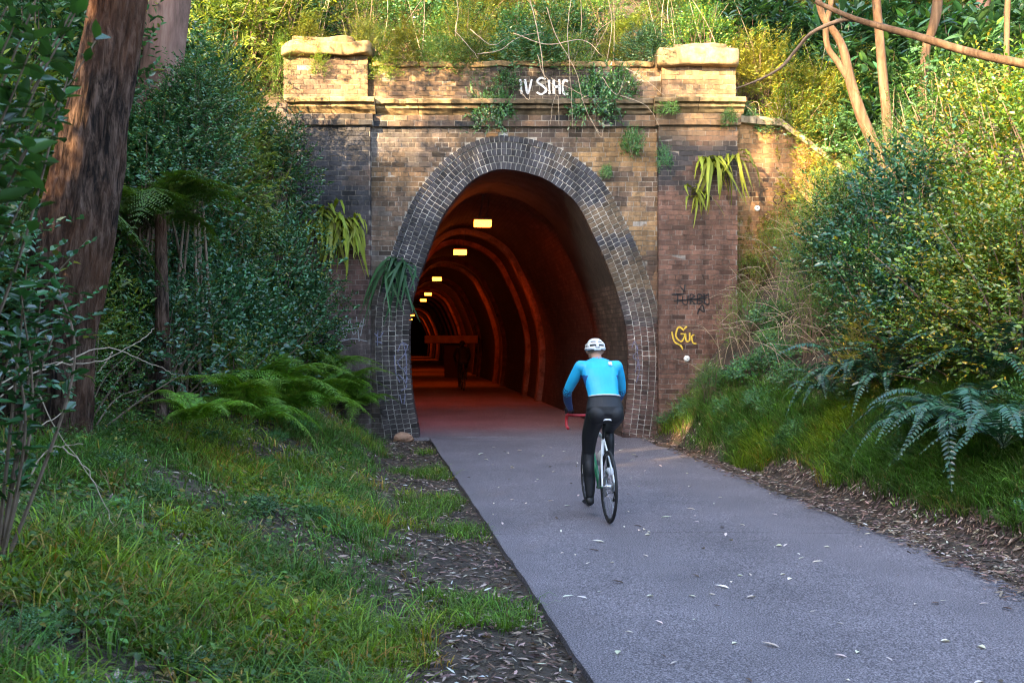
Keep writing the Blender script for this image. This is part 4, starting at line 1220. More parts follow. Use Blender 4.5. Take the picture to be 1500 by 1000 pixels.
sapling('near leafy shoot low on the left in front of the trunk', (-2.4, 4.6, hz(-2.4, 4.6) - 0.1), [tuple(at(a, b, y)) for a, b, y in [(30, 420, 4.6), (60, 440, 4.8), (10, 470, 4.4), (80, 400, 5.0), (0, 350, 4.5), (40, 380, 4.7), (20, 500, 4.6), (90, 460, 5.0)]], (0.085, 0.042), 6, (0.8, 1.0, 0.9))

# bare dead twigs in front of the trunk
tw = thing('dead_twigs', 'bare grey fallen twigs arching in front of the leaning trunk', 'twig', tuple(gp(10, 640)))
b0 = np.array(tw.location)
for ln in [[(-60, 560, 5.6), (60, 535, 5.9), (140, 530, 6.1), (205, 500, 6.3), (225, 480, 6.4)], [(-40, 570, 5.5), (70, 540, 5.8), (150, 510, 6.2), (215, 530, 6.4), (258, 548, 6.5)], [(165, 515, 6.2), (155, 530, 6.2), (145, 545, 6.2)],
           [(-20, 600, 5.2), (40, 560, 5.5), (90, 640, 5.6), (150, 720, 5.6)], [(0, 665, 4.9), (50, 630, 5.2), (100, 600, 5.5)], [(90, 655, 5.4), (130, 690, 5.4), (165, 770, 5.3)], [(40, 700, 5.2), (70, 660, 5.3), (120, 650, 5.4)]]:
    C = catmull([np.array(at(*q)) - b0 for q in ln], 8); C = C + rng.normal(0, 0.004, C.shape)
    V, F = tube(C, np.linspace(0.005, 0.002, len(C)), 5); g = Geo(); g.add(V, F); link('twig', g.mesh('twig', M_drytwig), tw)

# ------------------------------------------------------------------ plants rooted in the brickwork
def wall_fern(px, py, y, meshes, n, size, label, pitch=(-0.5, 0.4)):
    t = thing('strap_fern', label, 'fern', (FX(px), y, FZ(py)))
    for q in range(n):
        a = math.pi + random.uniform(-1.35, 1.35)
        f = link('frond', random.choice(meshes), t, (random.uniform(-.12, .12) * size, 0.02, random.uniform(-.12, .1) * size), (random.uniform(*pitch), random.uniform(-0.4, 0.4), a), size * random.uniform(0.65, 1.15))
        f.color = (*jit((1, 1, 1), 0.18), 1)
    return t
wall_fern(482, 318, FY - 0.15, STRAPY, 46, 1.3, 'yellow-green strap fern rooted in the left pilaster')
wall_fern(512, 332, FY - 0.15, STRAPY, 34, 1.2, 'smaller yellow-green strap fern at the edge of the left pilaster')
wall_fern(580, 388, FY - 0.05, STRAPG, 30, 1.2, 'dark green strap fern rooted in the arch ring')
wall_fern(1040, 243, FY - 0.15, STRAPY, 28, 1.15, 'yellow-green strap fern rooted high in the right pilaster')
wall_fern(1078, 232, FY - 0.1, STRAPY, 13, 1.0, 'yellow strap fern at the corner of right pilaster and wing wall')
wall_fern(1018, 283, FY - 0.15, STRAPY, 14, 0.85, 'small strap fern below the larger one on the right pilaster')

# vines and leaf clumps hanging over the parapet
def clump(px, py, y, s_, kind, label, tint=(1, 1, 1), sq=1.0):
    p = (FX(px), y, FZ(py) - 0.8 * s_ * sq)
    plant(kind, random.randrange(2), p, (s_, s_ * 0.6, s_ * sq), label, 'creeper', None, tint, 'creeper', stems=False)
clump(712, 122, FY - 0.02, 0.62, 'low', 'dark leafy creeper hanging over the parapet left of the white graffiti', (1.0, 1.0, 0.9), 1.9)
clump(740, 100, FY + 0.0, 0.6, 'low', 'leafy creeper on top of the parapet above the white graffiti')
clump(868, 95, FY - 0.02, 0.75, 'low', 'leafy creeper hanging over the parapet right of the white graffiti', (1.0, 1.1, 0.9), 1.8)
clump(905, 92, FY, 0.6, 'low', 'leafy creeper beside the right parapet pier', (1.1, 1.1, 0.9), 1.5)
clump(892, 128, FY - 0.08, 0.4, 'low', 'small trailing creeper on the parapet face', (0.9, 1.0, 0.9), 1.9)
clump(924, 186, FY - 0.2, 0.36, 'low', 'small leafy clump growing from the brick band right of the arch', (1.2, 1.3, 1.0), 1.9)
clump(973, 212, FY - 0.14, 0.26, 'low', 'pale leafy sprig at the edge of the right pilaster', (1.3, 1.4, 1.2), 2.4)
clump(888, 240, FY - 0.05, 0.15, 'low', 'tiny weed growing from the brickwork right of the arch', (1.3, 1.4, 0.8), 2.2)
clump(975, 150, FY - 0.28, 0.28, 'low', 'tuft of leaves on the cornice beside the right pier', (1.8, 1.6, 0.8), 1.3)
clump(1062, 162, FY - 0.28, 0.32, 'low', 'dark creeper on the cornice end of the right pilaster', (1.0, 1.0, 0.8), 1.4)
for q, (px, py, s_, kd, sq, lab) in enumerate([(690, 88, 0.6, 'small', 0.9, 'creeper spilling over the parapet top left of centre'), (770, 80, 0.7, 'broad', 0.7, 'broad-leaved creeper along the parapet top above the white graffiti'), (835, 85, 0.6, 'small', 0.9, 'creeper on the parapet top right of the white graffiti'), (945, 75, 0.55, 'broad', 0.8, 'broad-leaved creeper beside the right coping block'),
                                       (640, 82, 0.55, 'small', 0.8, 'creeper along the parapet top towards the left pier'), (590, 78, 0.6, 'lance', 0.8, 'olive creeper over the parapet next to the left pier'), (850, 120, 0.42, 'low', 2.0, 'trailing creeper beside the last white letter'), (735, 128, 0.4, 'low', 1.9, 'trailing creeper beside the first white letter'), (530, 62, 0.4, 'lance', 0.9, 'olive sprig on the left coping block'), (450, 60, 0.45, 'lance', 0.9, 'olive bush behind the left coping block'), (415, 110, 0.5, 'fine', 1.3, 'feathery creeper at the outer edge of the left pier')]):
    clump(px, py, FY + (0.1 if py < 100 else -0.06), s_, kd, lab, jit((1.0, 1.05, 0.9)), sq)
clump(560, 102, FY - 0.05, 0.36, 'small', 'sunlit creeper draped over the parapet beside the left pier', (1.6, 1.5, 0.9), 1.0)
clump(470, 100, FY - 0.2, 0.30, 'small', 'sprig of sunlit leaves against the left pier', (1.5, 1.4, 0.9), 1.0)

hv = thing('hanging_vine', 'pale bare vine stems dangling over the cornice above the arch', 'vine', (FX(800), FY - 0.3, FZ(90)))
b0 = np.array(hv.location)
VINE = [[(800, 20), (812, 60), (838, 110), (850, 150), (862, 178), (876, 200)], [(770, -10), (785, 40), (795, 95), (802, 140), (818, 150), (820, 190)], [(835, 10), (828, 60), (832, 110), (834, 150), (835, 195)], [(786, 90), (796, 120), (812, 140), (806, 165), (802, 190)],
        [(850, 150), (862, 148), (880, 172)], [(806, 120), (830, 132), (868, 150), (880, 160)], [(880, 120), (900, 145), (912, 120)], [(905, 150), (945, 165), (962, 195)], [(912, 110), (940, 125), (968, 148)], [(760, 140), (775, 155), (778, 140)],
        [(862, 178), (877, 205), (880, 190)], [(700, 85), (735, 78), (765, 60), (800, 55)], [(668, 60), (672, 20), (668, -20)], [(668, 55), (690, 80), (702, 95)], [(690, 55), (720, 78), (740, 70)], [(752, 60), (800, 75), (850, 70), (880, 95)]]
for i, ln in enumerate(VINE):
    C = catmull([np.array((FX(a), FY - 0.34 - 0.12 * math.sin(i), FZ(b))) - b0 for a, b in ln], 8); C = C + np.cumsum(rng.normal(0, 0.004, C.shape), 0)
    V, F = tube(C, np.linspace(0.009, 0.004, len(C)) * random.uniform(0.6, 1.1), 5); g = Geo(); g.add(V, F); link('stem', g.mesh('stem', M_drytwig), hv)

# ------------------------------------------------------------------ slope above the portal
HT = [('lance', (0.95, 1.0, 0.8)), ('small', (1.0, 1.1, 1.0)), ('broad', (1.1, 1.1, 0.9)), ('broad', (1.3, 1.2, 0.9)), ('fine', (1.1, 1.1, 0.9)), ('small', (0.8, 1.0, 1.0))]
pts = []; tries = 0
while len(pts) < 135 and tries < 20000:
    tries += 1
    y = random.uniform(FY + 0.75, 25); x = random.uniform(-8.0, 11.5)
    if min([math.hypot(x - a, (y - b)) for a, b in pts] or [9]) < 0.72: continue
    pts.append((x, y))
for x, y in pts:
    kd, tn = random.choice(HT)
    s_ = random.uniform(0.55, 0.95)
    if y < FY + 1.3: s_ *= 0.75
    if x > 4.3:
        kd, tn = random.choice([('broad', (1.2, 1.2, 1.0)), ('big', (1.2, 1.2, 1.2)), ('lance', (1.2, 1.1, 0.8)), ('big', (1.4, 1.4, 1.4))])
    lab = {'lance': 'sunlit olive shrub above the tunnel', 'small': 'dense yellow-green shrub above the tunnel', 'broad': 'broad-leaved shrub above the tunnel',
           'fine': 'fine-leaved bush above the tunnel', 'big': 'large-leaved dark plant on the slope'}[kd]
    X_ = 750 + x / y * FPX
    lab += ', ' + ('above the left thicket' if X_ < 420 else 'over the left pier' if X_ < 560 else 'left of the dangling vines' if X_ < 740 else 'behind the dangling vines' if X_ < 880 else 'left of the right pier' if X_ < 965 else 'over the right pier' if X_ < 1085 else 'over the wing wall' if X_ < 1200 else 'among the slender trunks' if X_ < 1340 else 'in the top right corner')
    lab += ', front' if y < FY + 2 else ', second row' if y < FY + 4 else ', farther back'
    plant(kd, random.randrange(2), (x, y, hz(x, y) - 0.12), (s_, s_, s_ * random.uniform(0.8, 1.15)), lab, 'shrub', kd + ' shrubs above the tunnel', jit(tn, 0.2))
for (px, py, Y, s_, kd, tn) in [(1120, 150, 18.0, 0.6, 'lance', (1.3, 1.2, 0.8)), (1155, 140, 18.1, 0.65, 'small', (1.4, 1.2, 0.8)), (1190, 160, 18.0, 0.7, 'lance', (1.3, 1.2, 0.8)), (1225, 170, 18.1, 0.7, 'broad', (1.1, 1.1, 0.9)), (1170, 90, 18.8, 0.8, 'small', (1.4, 1.2, 0.8)), (1220, 100, 18.9, 0.8, 'lance', (1.2, 1.1, 0.8)),
                                (1260, 150, 18.3, 0.7, 'big', (1.2, 1.2, 1.1)), (1290, 110, 18.9, 0.8, 'big', (1.2, 1.2, 1.1)), (1330, 130, 18.5, 0.8, 'big', (1.3, 1.3, 1.2)), (1390, 100, 18.8, 0.9, 'big', (1.2, 1.2, 1.1)), (1120, 90, 18.7, 0.7, 'lance', (1.4, 1.2, 0.8)), (1250, 60, 19.8, 0.9, 'big', (1.2, 1.2, 1.2)), (1320, 50, 20.0, 0.9, 'big', (1.2, 1.2, 1.2)), (1400, 40, 20.0, 1.0, 'big', (1.2, 1.2, 1.2)), (1480, 60, 19.0, 1.0, 'big', (1.2, 1.2, 1.2)), (1270, 215, 17.2, 0.55, 'small', (0.9, 1.0, 1.0))]:
    q = at(px, py, Y)
    plant(kd, random.randrange(2), (q.x, Y, hz(q.x, Y) - 0.1), (s_, s_, s_ * 1.1), '%s on the slope %s, %s' % ({'lance': 'olive shrub', 'small': 'yellow-green shrub', 'broad': 'broad-leaved shrub', 'big': 'large-leaved dark plant'}[kd], 'right behind the wing wall coping' if px < 1250 else 'behind the slender trunks' if px < 1350 else 'behind the thick far trunk', 'upper' if py < 105 else 'lower'), 'shrub', kd + ' shrubs behind the wing wall', jit(tn, 0.15))
for (px, py, Y, s_) in [(240, 205, 11.6, 0.5), (285, 150, 11.8, 0.45), (215, 260, 11.4, 0.6), (260, 250, 11.6, 0.6), (290, 190, 12.0, 0.6)]:
    q = at(px, py, Y); zb = hz(q.x, Y)
    tall_plant('broad', (q.x, Y, q.z - 0.8 * s_), (s_, s_, s_), zb, 'leafy top of a tall stem in front of the pink trunk, ' + ('topmost' if py < 160 else 'upper' if py < 195 else 'middle' if py < 210 else 'lower right' if px > 240 else 'lower left'), 'tall stems before the pink trunk', jit((1.1, 1.1, 1.0)))
# thin dry stems among them
ds = thing('dry_stems', 'thin pale dry stems rising through the shrubs above the tunnel', 'stem', (0, FY + 1.0, 6.0))
b0 = np.array(ds.location)
for i in range(46):
    x = random.uniform(-4.5, 8); y = random.uniform(FY + 0.6, FY + 2.2); z = hz(x, y)
    e = np.array([x + random.gauss(0, .5), y - random.uniform(0, 0.5), z + random.uniform(0.8, 2.2)]); a = np.array([x, y, z])
    C = catmull([a - b0, (a + e) / 2 - b0 + rng.normal(0, 0.15, 3), e - b0], 7)
    V, F = tube(C, np.linspace(0.009, 0.004, len(C)), 4); g = Geo(); g.add(V, F); link('stem', g.mesh('stem', M_drytwig), ds)

# ------------------------------------------------------------------ right bank
def rshrub(px, py, s_, kind, label, tint=(1, 1, 1), sq=1.0, group=None, Y=None, i=None):
    if Y is None: p = gp(px, py)
    else:
        q = at(px, py, Y); p = Vector((q.x, Y, hz(q.x, Y)))
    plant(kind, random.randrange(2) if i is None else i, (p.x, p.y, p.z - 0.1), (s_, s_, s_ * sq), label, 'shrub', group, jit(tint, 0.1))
# the big shrub mass, with sun and shade put into the leaf tints
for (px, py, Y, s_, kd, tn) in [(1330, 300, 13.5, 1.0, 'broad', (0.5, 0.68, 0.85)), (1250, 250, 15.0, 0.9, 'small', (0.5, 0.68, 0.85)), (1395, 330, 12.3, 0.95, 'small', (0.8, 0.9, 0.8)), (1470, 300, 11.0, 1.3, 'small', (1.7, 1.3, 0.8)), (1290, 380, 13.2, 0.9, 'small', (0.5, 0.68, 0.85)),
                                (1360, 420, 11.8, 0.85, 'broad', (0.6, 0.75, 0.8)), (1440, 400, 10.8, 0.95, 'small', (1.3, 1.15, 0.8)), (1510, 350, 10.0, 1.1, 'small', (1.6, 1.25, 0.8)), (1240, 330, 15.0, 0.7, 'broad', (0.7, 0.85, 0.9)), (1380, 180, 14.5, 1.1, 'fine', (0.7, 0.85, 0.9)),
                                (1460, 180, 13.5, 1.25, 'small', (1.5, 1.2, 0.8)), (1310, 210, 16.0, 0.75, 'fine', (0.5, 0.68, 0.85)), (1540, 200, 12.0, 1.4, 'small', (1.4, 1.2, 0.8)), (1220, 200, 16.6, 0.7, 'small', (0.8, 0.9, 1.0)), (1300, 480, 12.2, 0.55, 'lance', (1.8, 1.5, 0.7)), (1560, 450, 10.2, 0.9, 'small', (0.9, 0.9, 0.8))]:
    rshrub(px, py, s_, kd, ('yellow sun-tinted shrub on the right bank, ' if tn[0] > 1.2 else 'dense dark shade-tinted shrub on the right bank, ') + ('high ' if py < 240 else 'mid height ' if py < 370 else 'low ') + ('beside the wing wall' if px < 1270 else 'below the slender trunks' if px < 1350 else 'above the large fern' if px < 1430 else 'near the right edge' if px < 1500 else 'at the right edge') + (' in front' if Y < 11.5 else ' further back' if Y > 14 else ''), tn, random.uniform(0.95, 1.25), 'sun-tinted shrubs on the right bank' if tn[0] > 1.2 else 'shade-tinted shrubs on the right bank', Y)
for q, (px, py, s_, kd) in enumerate([(1172, 200, 0.36, 'small'), (1200, 172, 0.42, 'lance'), (1218, 215, 0.45, 'small'), (1240, 180, 0.5, 'broad'), (1255, 225, 0.5, 'small'), (1190, 140, 0.45, 'lance'), (1225, 145, 0.5, 'small'), (1265, 170, 0.5, 'broad'), (1195, 235, 0.4, 'small'), (1235, 255, 0.45, 'lance')]):
    rshrub(px, py, s_, kd, '%s shrub on the bank top beside the wing wall coping, %s' % ({'small': 'small-leaved', 'lance': 'olive', 'broad': 'broad-leaved'}[kd], 'topmost' if py < 160 else 'upper' if py < 190 else 'middle' if py < 220 else 'lowest'), (1.0, 1.05, 0.9), 1.0, 'shrubs beside the wing wall coping')
# brambles below the wing wall
for (px, py, s_) in [(1100, 440, 0.5), (1140, 400, 0.55), (1180, 380, 0.55), (1090, 500, 0.5), (1135, 470, 0.6), (1180, 450, 0.6), (1220, 420, 0.6), (1055, 560, 0.45), (1100, 550, 0.55), (1145, 530, 0.6), (1190, 510, 0.6), (1235, 470, 0.55), (1010, 600, 0.4), (1040, 590, 0.42), (985, 615, 0.34), (1120, 350, 0.42), (1090, 350, 0.4), (1210, 340, 0.5), (1250, 430, 0.55), (1165, 330, 0.42), (1070, 600, 0.4), (1120, 590, 0.42), (1160, 560, 0.5), (1075, 420, 0.4), (1110, 300, 0.35), (1270, 500, 0.45)]:
    rshrub(px, py, s_, random.choice(['low', 'low', 'fine']), 'scrambling bramble on the right bank, ' + ('at the wing wall foot' if py < 400 else 'beside the pilaster' if px < 1095 and py < 590 else 'at the pilaster foot by the litter' if py > 585 else 'upper middle of the tangle' if py < 460 else 'lower middle of the tangle') + (' on its left' if px < 1125 else ' on its right' if px > 1185 else ''), (1.5, 1.5, 1.5), 1.0, 'brambles below the wing wall')
bt = thing('bramble_stems', 'tangle of thin dry bramble stems below the wing wall', 'bramble', tuple(gp(1130, 520)))
b0 = np.array(bt.location)
for i in range(110):
    p = gp(random.uniform(1040, 1260), random.uniform(360, 560)); a = np.array(p); L = random.uniform(0.4, 1.0); an = random.gauss(2.6, 0.8)
    e = a + np.array([L * math.cos(an), -0.25 * random.random(), L * 0.5 * abs(math.sin(an)) + 0.25])
    C = catmull([a - b0, (a + e) / 2 - b0 + np.array([0, -0.1, 0.18]) + rng.normal(0, 0.06, 3), e - b0], 6)
    V, F = tube(C, np.linspace(0.006, 0.0025, len(C)), 4, cap=False); g = Geo(); g.add(V, F); link('stem', g.mesh('stem', M_drytwig), bt)
# sword ferns
for (px, py, n_, s_, lab) in [(1250, 560, 15, 0.95, 'drooping blue-green sword fern on the right bank, left of the pair'), (1300, 540, 12, 0.9, 'sword fern behind the left fern clump on the right bank'), (1400, 590, 17, 1.05, 'large drooping sword fern on the right bank above the grass'),
                              (1470, 600, 14, 1.0, 'sword fern at the right edge above the grass'), (1450, 540, 12, 0.95, 'upper sword fern at the right edge below the sunlit shrub'), (1210, 560, 9, 0.65, 'small sword fern beside the brambles'), (1340, 600, 9, 0.7, 'low sword fern between the two large ones')]:
    p = gp(px, py)
    y_ = p.y - 0.85; x_ = p.x / p.y * y_
    fern((x_, y_, hz(x_, y_) + 0.25), SWORD, n_ + 4, s_ * 1.12, lab, name='sword_fern', pitch=(0.0, 0.6))

# ------------------------------------------------------------------ grass, ground cover and leaf litter
def blades(name, P, L, W, C, seed, lean=0.55, per=7, rad=0.05):
    """arching tufts: `per` blades spring from each point"""
    r = np.random.default_rng(seed)
    P = np.repeat(P, per, 0); L = np.repeat(L, per) * r.uniform(0.45, 1.25, len(P)); W = np.repeat(W, per) * r.uniform(0.6, 1.3, len(P)); C = np.repeat(C, per, 0) * np.exp(r.normal(0, 0.25, len(P)))[:, None]
    n = len(P); a = r.random(n) * 2 * np.pi; q = rad * np.sqrt(r.random(n))
    dx = np.stack([np.cos(a), np.sin(a), np.zeros(n)], -1)
    P = P + dx * q[:, None]; P[:, 2] = np.where(P[:, 0] > XL(P[:, 1]) - 0.02, P[:, 2], height(P[:, 0], P[:, 1])) - 0.01
    o = dx * (lean * (0.2 + 1.2 * r.random(n)))[:, None]
    b2 = a + r.normal(0, 0.5, n)
    sd = np.stack([-np.sin(b2), np.cos(b2), np.zeros(n)], -1) * (W / 2)[:, None]
    up = np.array([0, 0, 1.0]); L1 = L[:, None]
    m = P + (up * 0.5 + o * 0.22) * L1; m2 = P + (up * 0.78 + o * 0.7) * L1; t = P + (up * (0.86 - 0.25 * r.random(n)[:, None]) + o * 1.25) * L1
    V = np.stack([P - sd * 0.7, P + sd * 0.7, m + sd, m - sd, m2 + sd * 0.75, m2 - sd * 0.75, t], 1).reshape(-1, 3)
    k = np.arange(n)[:, None] * 7
    F = np.concatenate([k + np.array([f]) for f in ([0, 1, 2], [0, 2, 3], [3, 2, 4], [3, 4, 5], [5, 4, 6])], 1).reshape(-1, 3)
    sh = np.tile(np.array([0.8, 0.8, 1.0, 1.0, 1.1, 1.1, 1.25])[None, :, None], (n, 1, 1))
    return make_mesh(name, V, F, M_grass, np.clip((C[:, None, :] * sh).reshape(-1, 3), 0.003, 0.6))

def scatter(n, x0, x1, y0, y1, dens, seed):
    r = np.random.default_rng(seed); out = []
    tot = 0
    while tot < n:
        # favour near ground so that the density on the picture stays even
        y = y0 + (y1 - y0) * r.random(40000) ** 1.5
        x = r.uniform(x0, x1, 40000)
        keep = r.random(40000) < dens(x, y)
        q = np.stack([x[keep], y[keep]], -1); out.append(q); tot += len(q)
        if len(q) == 0: break
    q = np.vstack(out)[:n]
    return np.column_stack([q, height(q[:, 0], q[:, 1])])

def inview(x, y, m=60):
    px = 750 + x / np.maximum(y, 0.1) * FPX
    return (px > -m) & (px < 1500 + m)

def d_left(x, y):
    d = XL(y) - x
    dl = np.interp(y, [2, 6, 9, 11, 14, 16.2, 17.5], [6, 5.0, 4.0, 3.4, 2.3, 1.6, 1.3])
    g_ = sstep(0.75, 1.35, d + 0.9 * (fbm(x * 1.3, y * 1.3, 41) - 0.5)) * sstep(dl + 0.6, dl - 0.2, d)
    return g_ * (0.10 + 0.90 * sstep(0.42, 0.58, fbm(x * 1.5, y * 1.5, 44))) * inview(x, y)
def grass_cols(P, r, dry=0.12):
    n = len(P); f = fbm(P[:, 0] * 0.9, P[:, 1] * 0.9, 51)
    c = pal(n, (0.075, 0.165, 0.028), (0.20, 0.16, 0.075), dry, 0.32, r)
    y = sstep(0.52, 0.68, f)[:, None]
    return np.clip(c * (1 - y) + y * c * np.array([1.9, 1.35, 0.6]), 0.004, 0.5)
r = np.random.default_rng(77)
P = scatter(15000, -6, 1, 2.6, 17, d_left, 71); n = len(P)
cl = 0.5 + 0.9 * fbm(P[:, 0] * 1.2, P[:, 1] * 1.2, 52)
tag(link('grass', blades('grass', P, (0.05 + 0.20 * r.random(n) ** 1.8) * cl, 0.005 + 0.004 * r.random(n), grass_cols(P, r), 72, 0.9)), 'green grass growing over the left bank', 'grass', kind='stuff')
def d_right(x, y):
    e = x - XR(y)
    up_ = np.interp(y, [4, 8, 11, 14, 17.5], [2.2, 2.0, 1.7, 1.25, 0.6])
    g_ = sstep(0.45, 0.85, e + 0.6 * (fbm(x * 1.3, y * 1.3, 45) - 0.5)) * sstep(up_ + 0.5, up_ - 0.2, e)
    return g_ * inview(x, y)
P = scatter(9000, 2, 8, 5.5, 17.3, d_right, 73); n = len(P)
cl = 0.55 + 0.9 * fbm(P[:, 0] * 1.2, P[:, 1] * 1.2, 53)
tag(link('grass', blades('grass', P, (0.10 + 0.19 * r.random(n)) * cl, 0.006 + 0.004 * r.random(n), grass_cols(P, r, 0.06), 74, 1.0)), 'lush green grass growing over the right bank', 'grass', kind='stuff')
# tufts by the path edge
def d_edge(x, y):
    d = XL(y) - x; f = fbm(x * 1.1 + 3, y * 1.1, 47)
    return sstep(0.02, 0.1, d) * sstep(0.95, 0.6, d) * sstep(0.56, 0.66, f)
P = scatter(900, -2.5, 1, 3.5, 16.5, d_edge, 75); n = len(P)
tag(link('grass', blades('grass', P, 0.05 + 0.09 * r.random(n), 0.004 + 0.004 * r.random(n), grass_cols(P, r, 0.05) * np.array([1.2, 1.1, 0.8]), 76, 0.9)), 'short grass tufts along the left edge of the path', 'grass', kind='stuff')

def flat_leaves(name, P, size, asp, C, seed, mat, tilt=0.35, lift=0.012, fold=0.15):
    r = np.random.default_rng(seed); n = len(P)
    a = r.random(n) * 2 * np.pi
    e = 0.05
    gx = (height(P[:, 0] + e, P[:, 1]) - height(P[:, 0] - e, P[:, 1])) / (2 * e); gy = (height(P[:, 0], P[:, 1] + e) - height(P[:, 0], P[:, 1] - e)) / (2 * e)
    N = unit(np.stack([-gx, -gy, np.ones(n)], -1)) + r.normal(0, tilt, (n, 3))
    D = np.stack([np.cos(a), np.sin(a), np.cos(a) * gx + np.sin(a) * gy], -1) + r.normal(0, tilt * 0.4, (n, 3))
    Q = P.copy(); Q[:, 2] += lift * (0.3 + r.random(n) * 1.4)
    L = size * (0.6 + 0.8 * r.random(n))
    V, F, Cc = leaves(Q, D, N, L, L * asp, C, fold, 0.0)
    return make_mesh(name, V, F, mat, Cc)
# small ground-cover leaves on the left bank
def d_cover(x, y):
    d = XL(y) - x
    return sstep(0.9, 1.6, d) * sstep(0.38, 0.55, fbm(x * 1.1 + 9, y * 1.1, 58)) * inview(x, y)
P = scatter(15000, -6, 1, 2.6, 16, d_cover, 81); n = len(P)
tag(link('ground_cover', flat_leaves('ground_cover', P, 0.04, 0.62, np.clip(pal(n, (0.065, 0.135, 0.03), (0.22, 0.18, 0.03), 0.18, 0.35, r), 0.004, 0.5), 82, M_leafm, 0.5, 0.09)), 'small-leaved creeping ground cover on the left bank', 'ground cover', kind='stuff')
for q in range(46):
    y = 3.3 + 10 * random.random() ** 1.3; x = float(XL(y)) - random.uniform(1.4, 4.6)
    if not bool(inview(np.array(x), np.array(y))): continue
    s_ = random.uniform(0.16, 0.34)
    plant('low', q % 2, (x, y, hz(x, y) - 0.03), (s_, s_, s_ * 0.9), 'low leafy weed in the grass of the left bank', 'weed', 'weeds in the left grass', jit((1.2, 1.2, 1.0), 0.3), 'weed', stems=False)
for q in range(26):
    y = 6.5 + 9.5 * random.random(); x = float(XR(y)) + random.uniform(0.7, 2.2)
    if not bool(inview(np.array(x), np.array(y))): continue
    s_ = random.uniform(0.18, 0.36)
    plant('low', q % 2, (x, y, hz(x, y) - 0.03), (s_, s_, s_), 'low leafy weed in the grass of the right bank', 'weed', 'weeds in the right grass', jit((1.2, 1.2, 1.0), 0.3), 'weed', stems=False)
# leaf litter
def litter_cols(n, r):
    c = pal(n, (0.16, 0.105, 0.08), (0.42, 0.32, 0.27), 0.28, 0.45, r)
    dk = (r.random(n) < 0.3)[:, None]
    return np.clip(np.where(dk, c * 0.35, c), 0.01, 0.65)
def d_litl(x, y):
    d = XL(y) - x
    return sstep(0.0, 0.03, d) * sstep(2.2, 1.0, d + 0.8 * (fbm(x, y, 60) - 0.5)) * inview(x, y)
P = scatter(13000, -3.6, 1, 3.4, 17.3, d_litl, 83); n = len(P)
tag(link('leaf_litter', flat_leaves('leaf_litter', P, 0.06, 0.24, litter_cols(n, r), 84, M_litter, 0.35, 0.014)), 'brown fallen leaf litter strip along the left edge of the path', 'leaf litter', kind='stuff')
def d_litr(x, y):
    xe = np.interp(y, [3, 6.36, 9, 17.1], [3.3, 3.32, 3.12, 2.2]) ; e = x - xe + 0.35 * (fbm(x * 2, y * 2, 62) - 0.5)
    return sstep(-0.08, 0.3, e) * sstep(1.35, 0.75, e) * inview(x, y)
def path_or_ground(P):
    on = P[:, 0] < XR(P[:, 1]) + 0.3
    P[:, 2] = np.where(on, np.maximum(P[:, 2], 0.006 + 0.012 * (1 - np.abs((P[:, 0] - XL(P[:, 1])) / 1.9 - 1).clip(0, 1))), P[:, 2]); return P
P = path_or_ground(scatter(17000, 1.8, 5.5, 4.5, 17.4, d_litr, 85)); n = len(P)
tag(link('leaf_litter', flat_leaves('leaf_litter', P, 0.06, 0.24, litter_cols(n, r), 86, M_litter, 0.3, 0.02)), 'brown fallen leaf litter strip along the right edge of the path', 'leaf litter', kind='stuff')
def d_bank(x, y):
    d = np.maximum(XL(y) - x - 1.0, x - XR(y) - 0.6)
    return sstep(0, 0.5, d) * inview(x, y) * 0.8
P = scatter(16000, -6, 7, 2.8, 17.3, d_bank, 87); n = len(P)
tag(link('leaf_litter', flat_leaves('leaf_litter', P, 0.065, 0.26, litter_cols(n, r), 88, M_litter, 0.4, 0.03)), 'scattered dry leaves among the grass on both banks', 'leaf litter', kind='stuff')
# earth spilling over the right edge of the path under the litter
g = Geo(); V = []; F = []
ys = np.linspace(4, 17.3, 120)
for y in ys:
    xe = float(np.interp(y, [3, 6.36, 9, 17.1], [3.5, 3.5, 3.3, 2.35])) + 0.16 * (float(fbm(y * 1.4, 2.0, 63)) - 0.5) * 2
    x1 = float(XR(y)) + 0.45
    V += [(xe, y, 0.006), (xe + 0.12, y, 0.022), ((xe + x1) / 2, y, 0.035), (x1, y, hz(x1, y) - 0.03)]
for i in range(len(ys) - 1):
    for j in range(3): F.append((4 * i + j, 4 * i + j + 1, 4 * i + 5 + j, 4 * i + 4 + j))
g.add(V, F); tag(link('verge', g.mesh('verge', M_soil, True)), kind='structure')

# single leaves lying on the asphalt
one = leaves(np.zeros((1, 3)), np.array([[0, 1.0, 0.05]]), np.array([[0, 0, 1.0]]), 0.075, 0.02, np.array([[0.55, 0.47, 0.42]]), 0.35, -0.06)
two = leaves(np.zeros((1, 3)), np.array([[0, 1.0, 0.0]]), np.array([[0, 0, 1.0]]), 0.042, 0.026, np.array([[0.62, 0.56, 0.45]]), 0.3, -0.05)
LM = [make_mesh('fallen_leaf', q[0], q[1], M_litter, q[2]) for q in (one, two)]
rr = random.Random(3)
for i in range(150):
    y = 4.8 + 11.5 * rr.random() ** 1.6; u = rr.random(); x = float(XL(y)) + 0.1 + 2.9 * u
    o = link('fallen_leaf', LM[0 if rr.random() < 0.6 else 1], None, (x, y, 0.008 + 0.012 * (1 - abs(u * 2.9 / 1.9 - 1))), (0, rr.uniform(-0.1, 0.1), rr.uniform(0, 6.28)), rr.uniform(0.6, 1.5))
    o.color = (*jit((1.25, 1.25, 1.25) if rr.random() < 0.8 else (0.2, 0.16, 0.14), 0.2), 1)
    tag(o, 'small pale fallen leaf lying on the asphalt path', 'leaf', 'fallen leaves on the path')

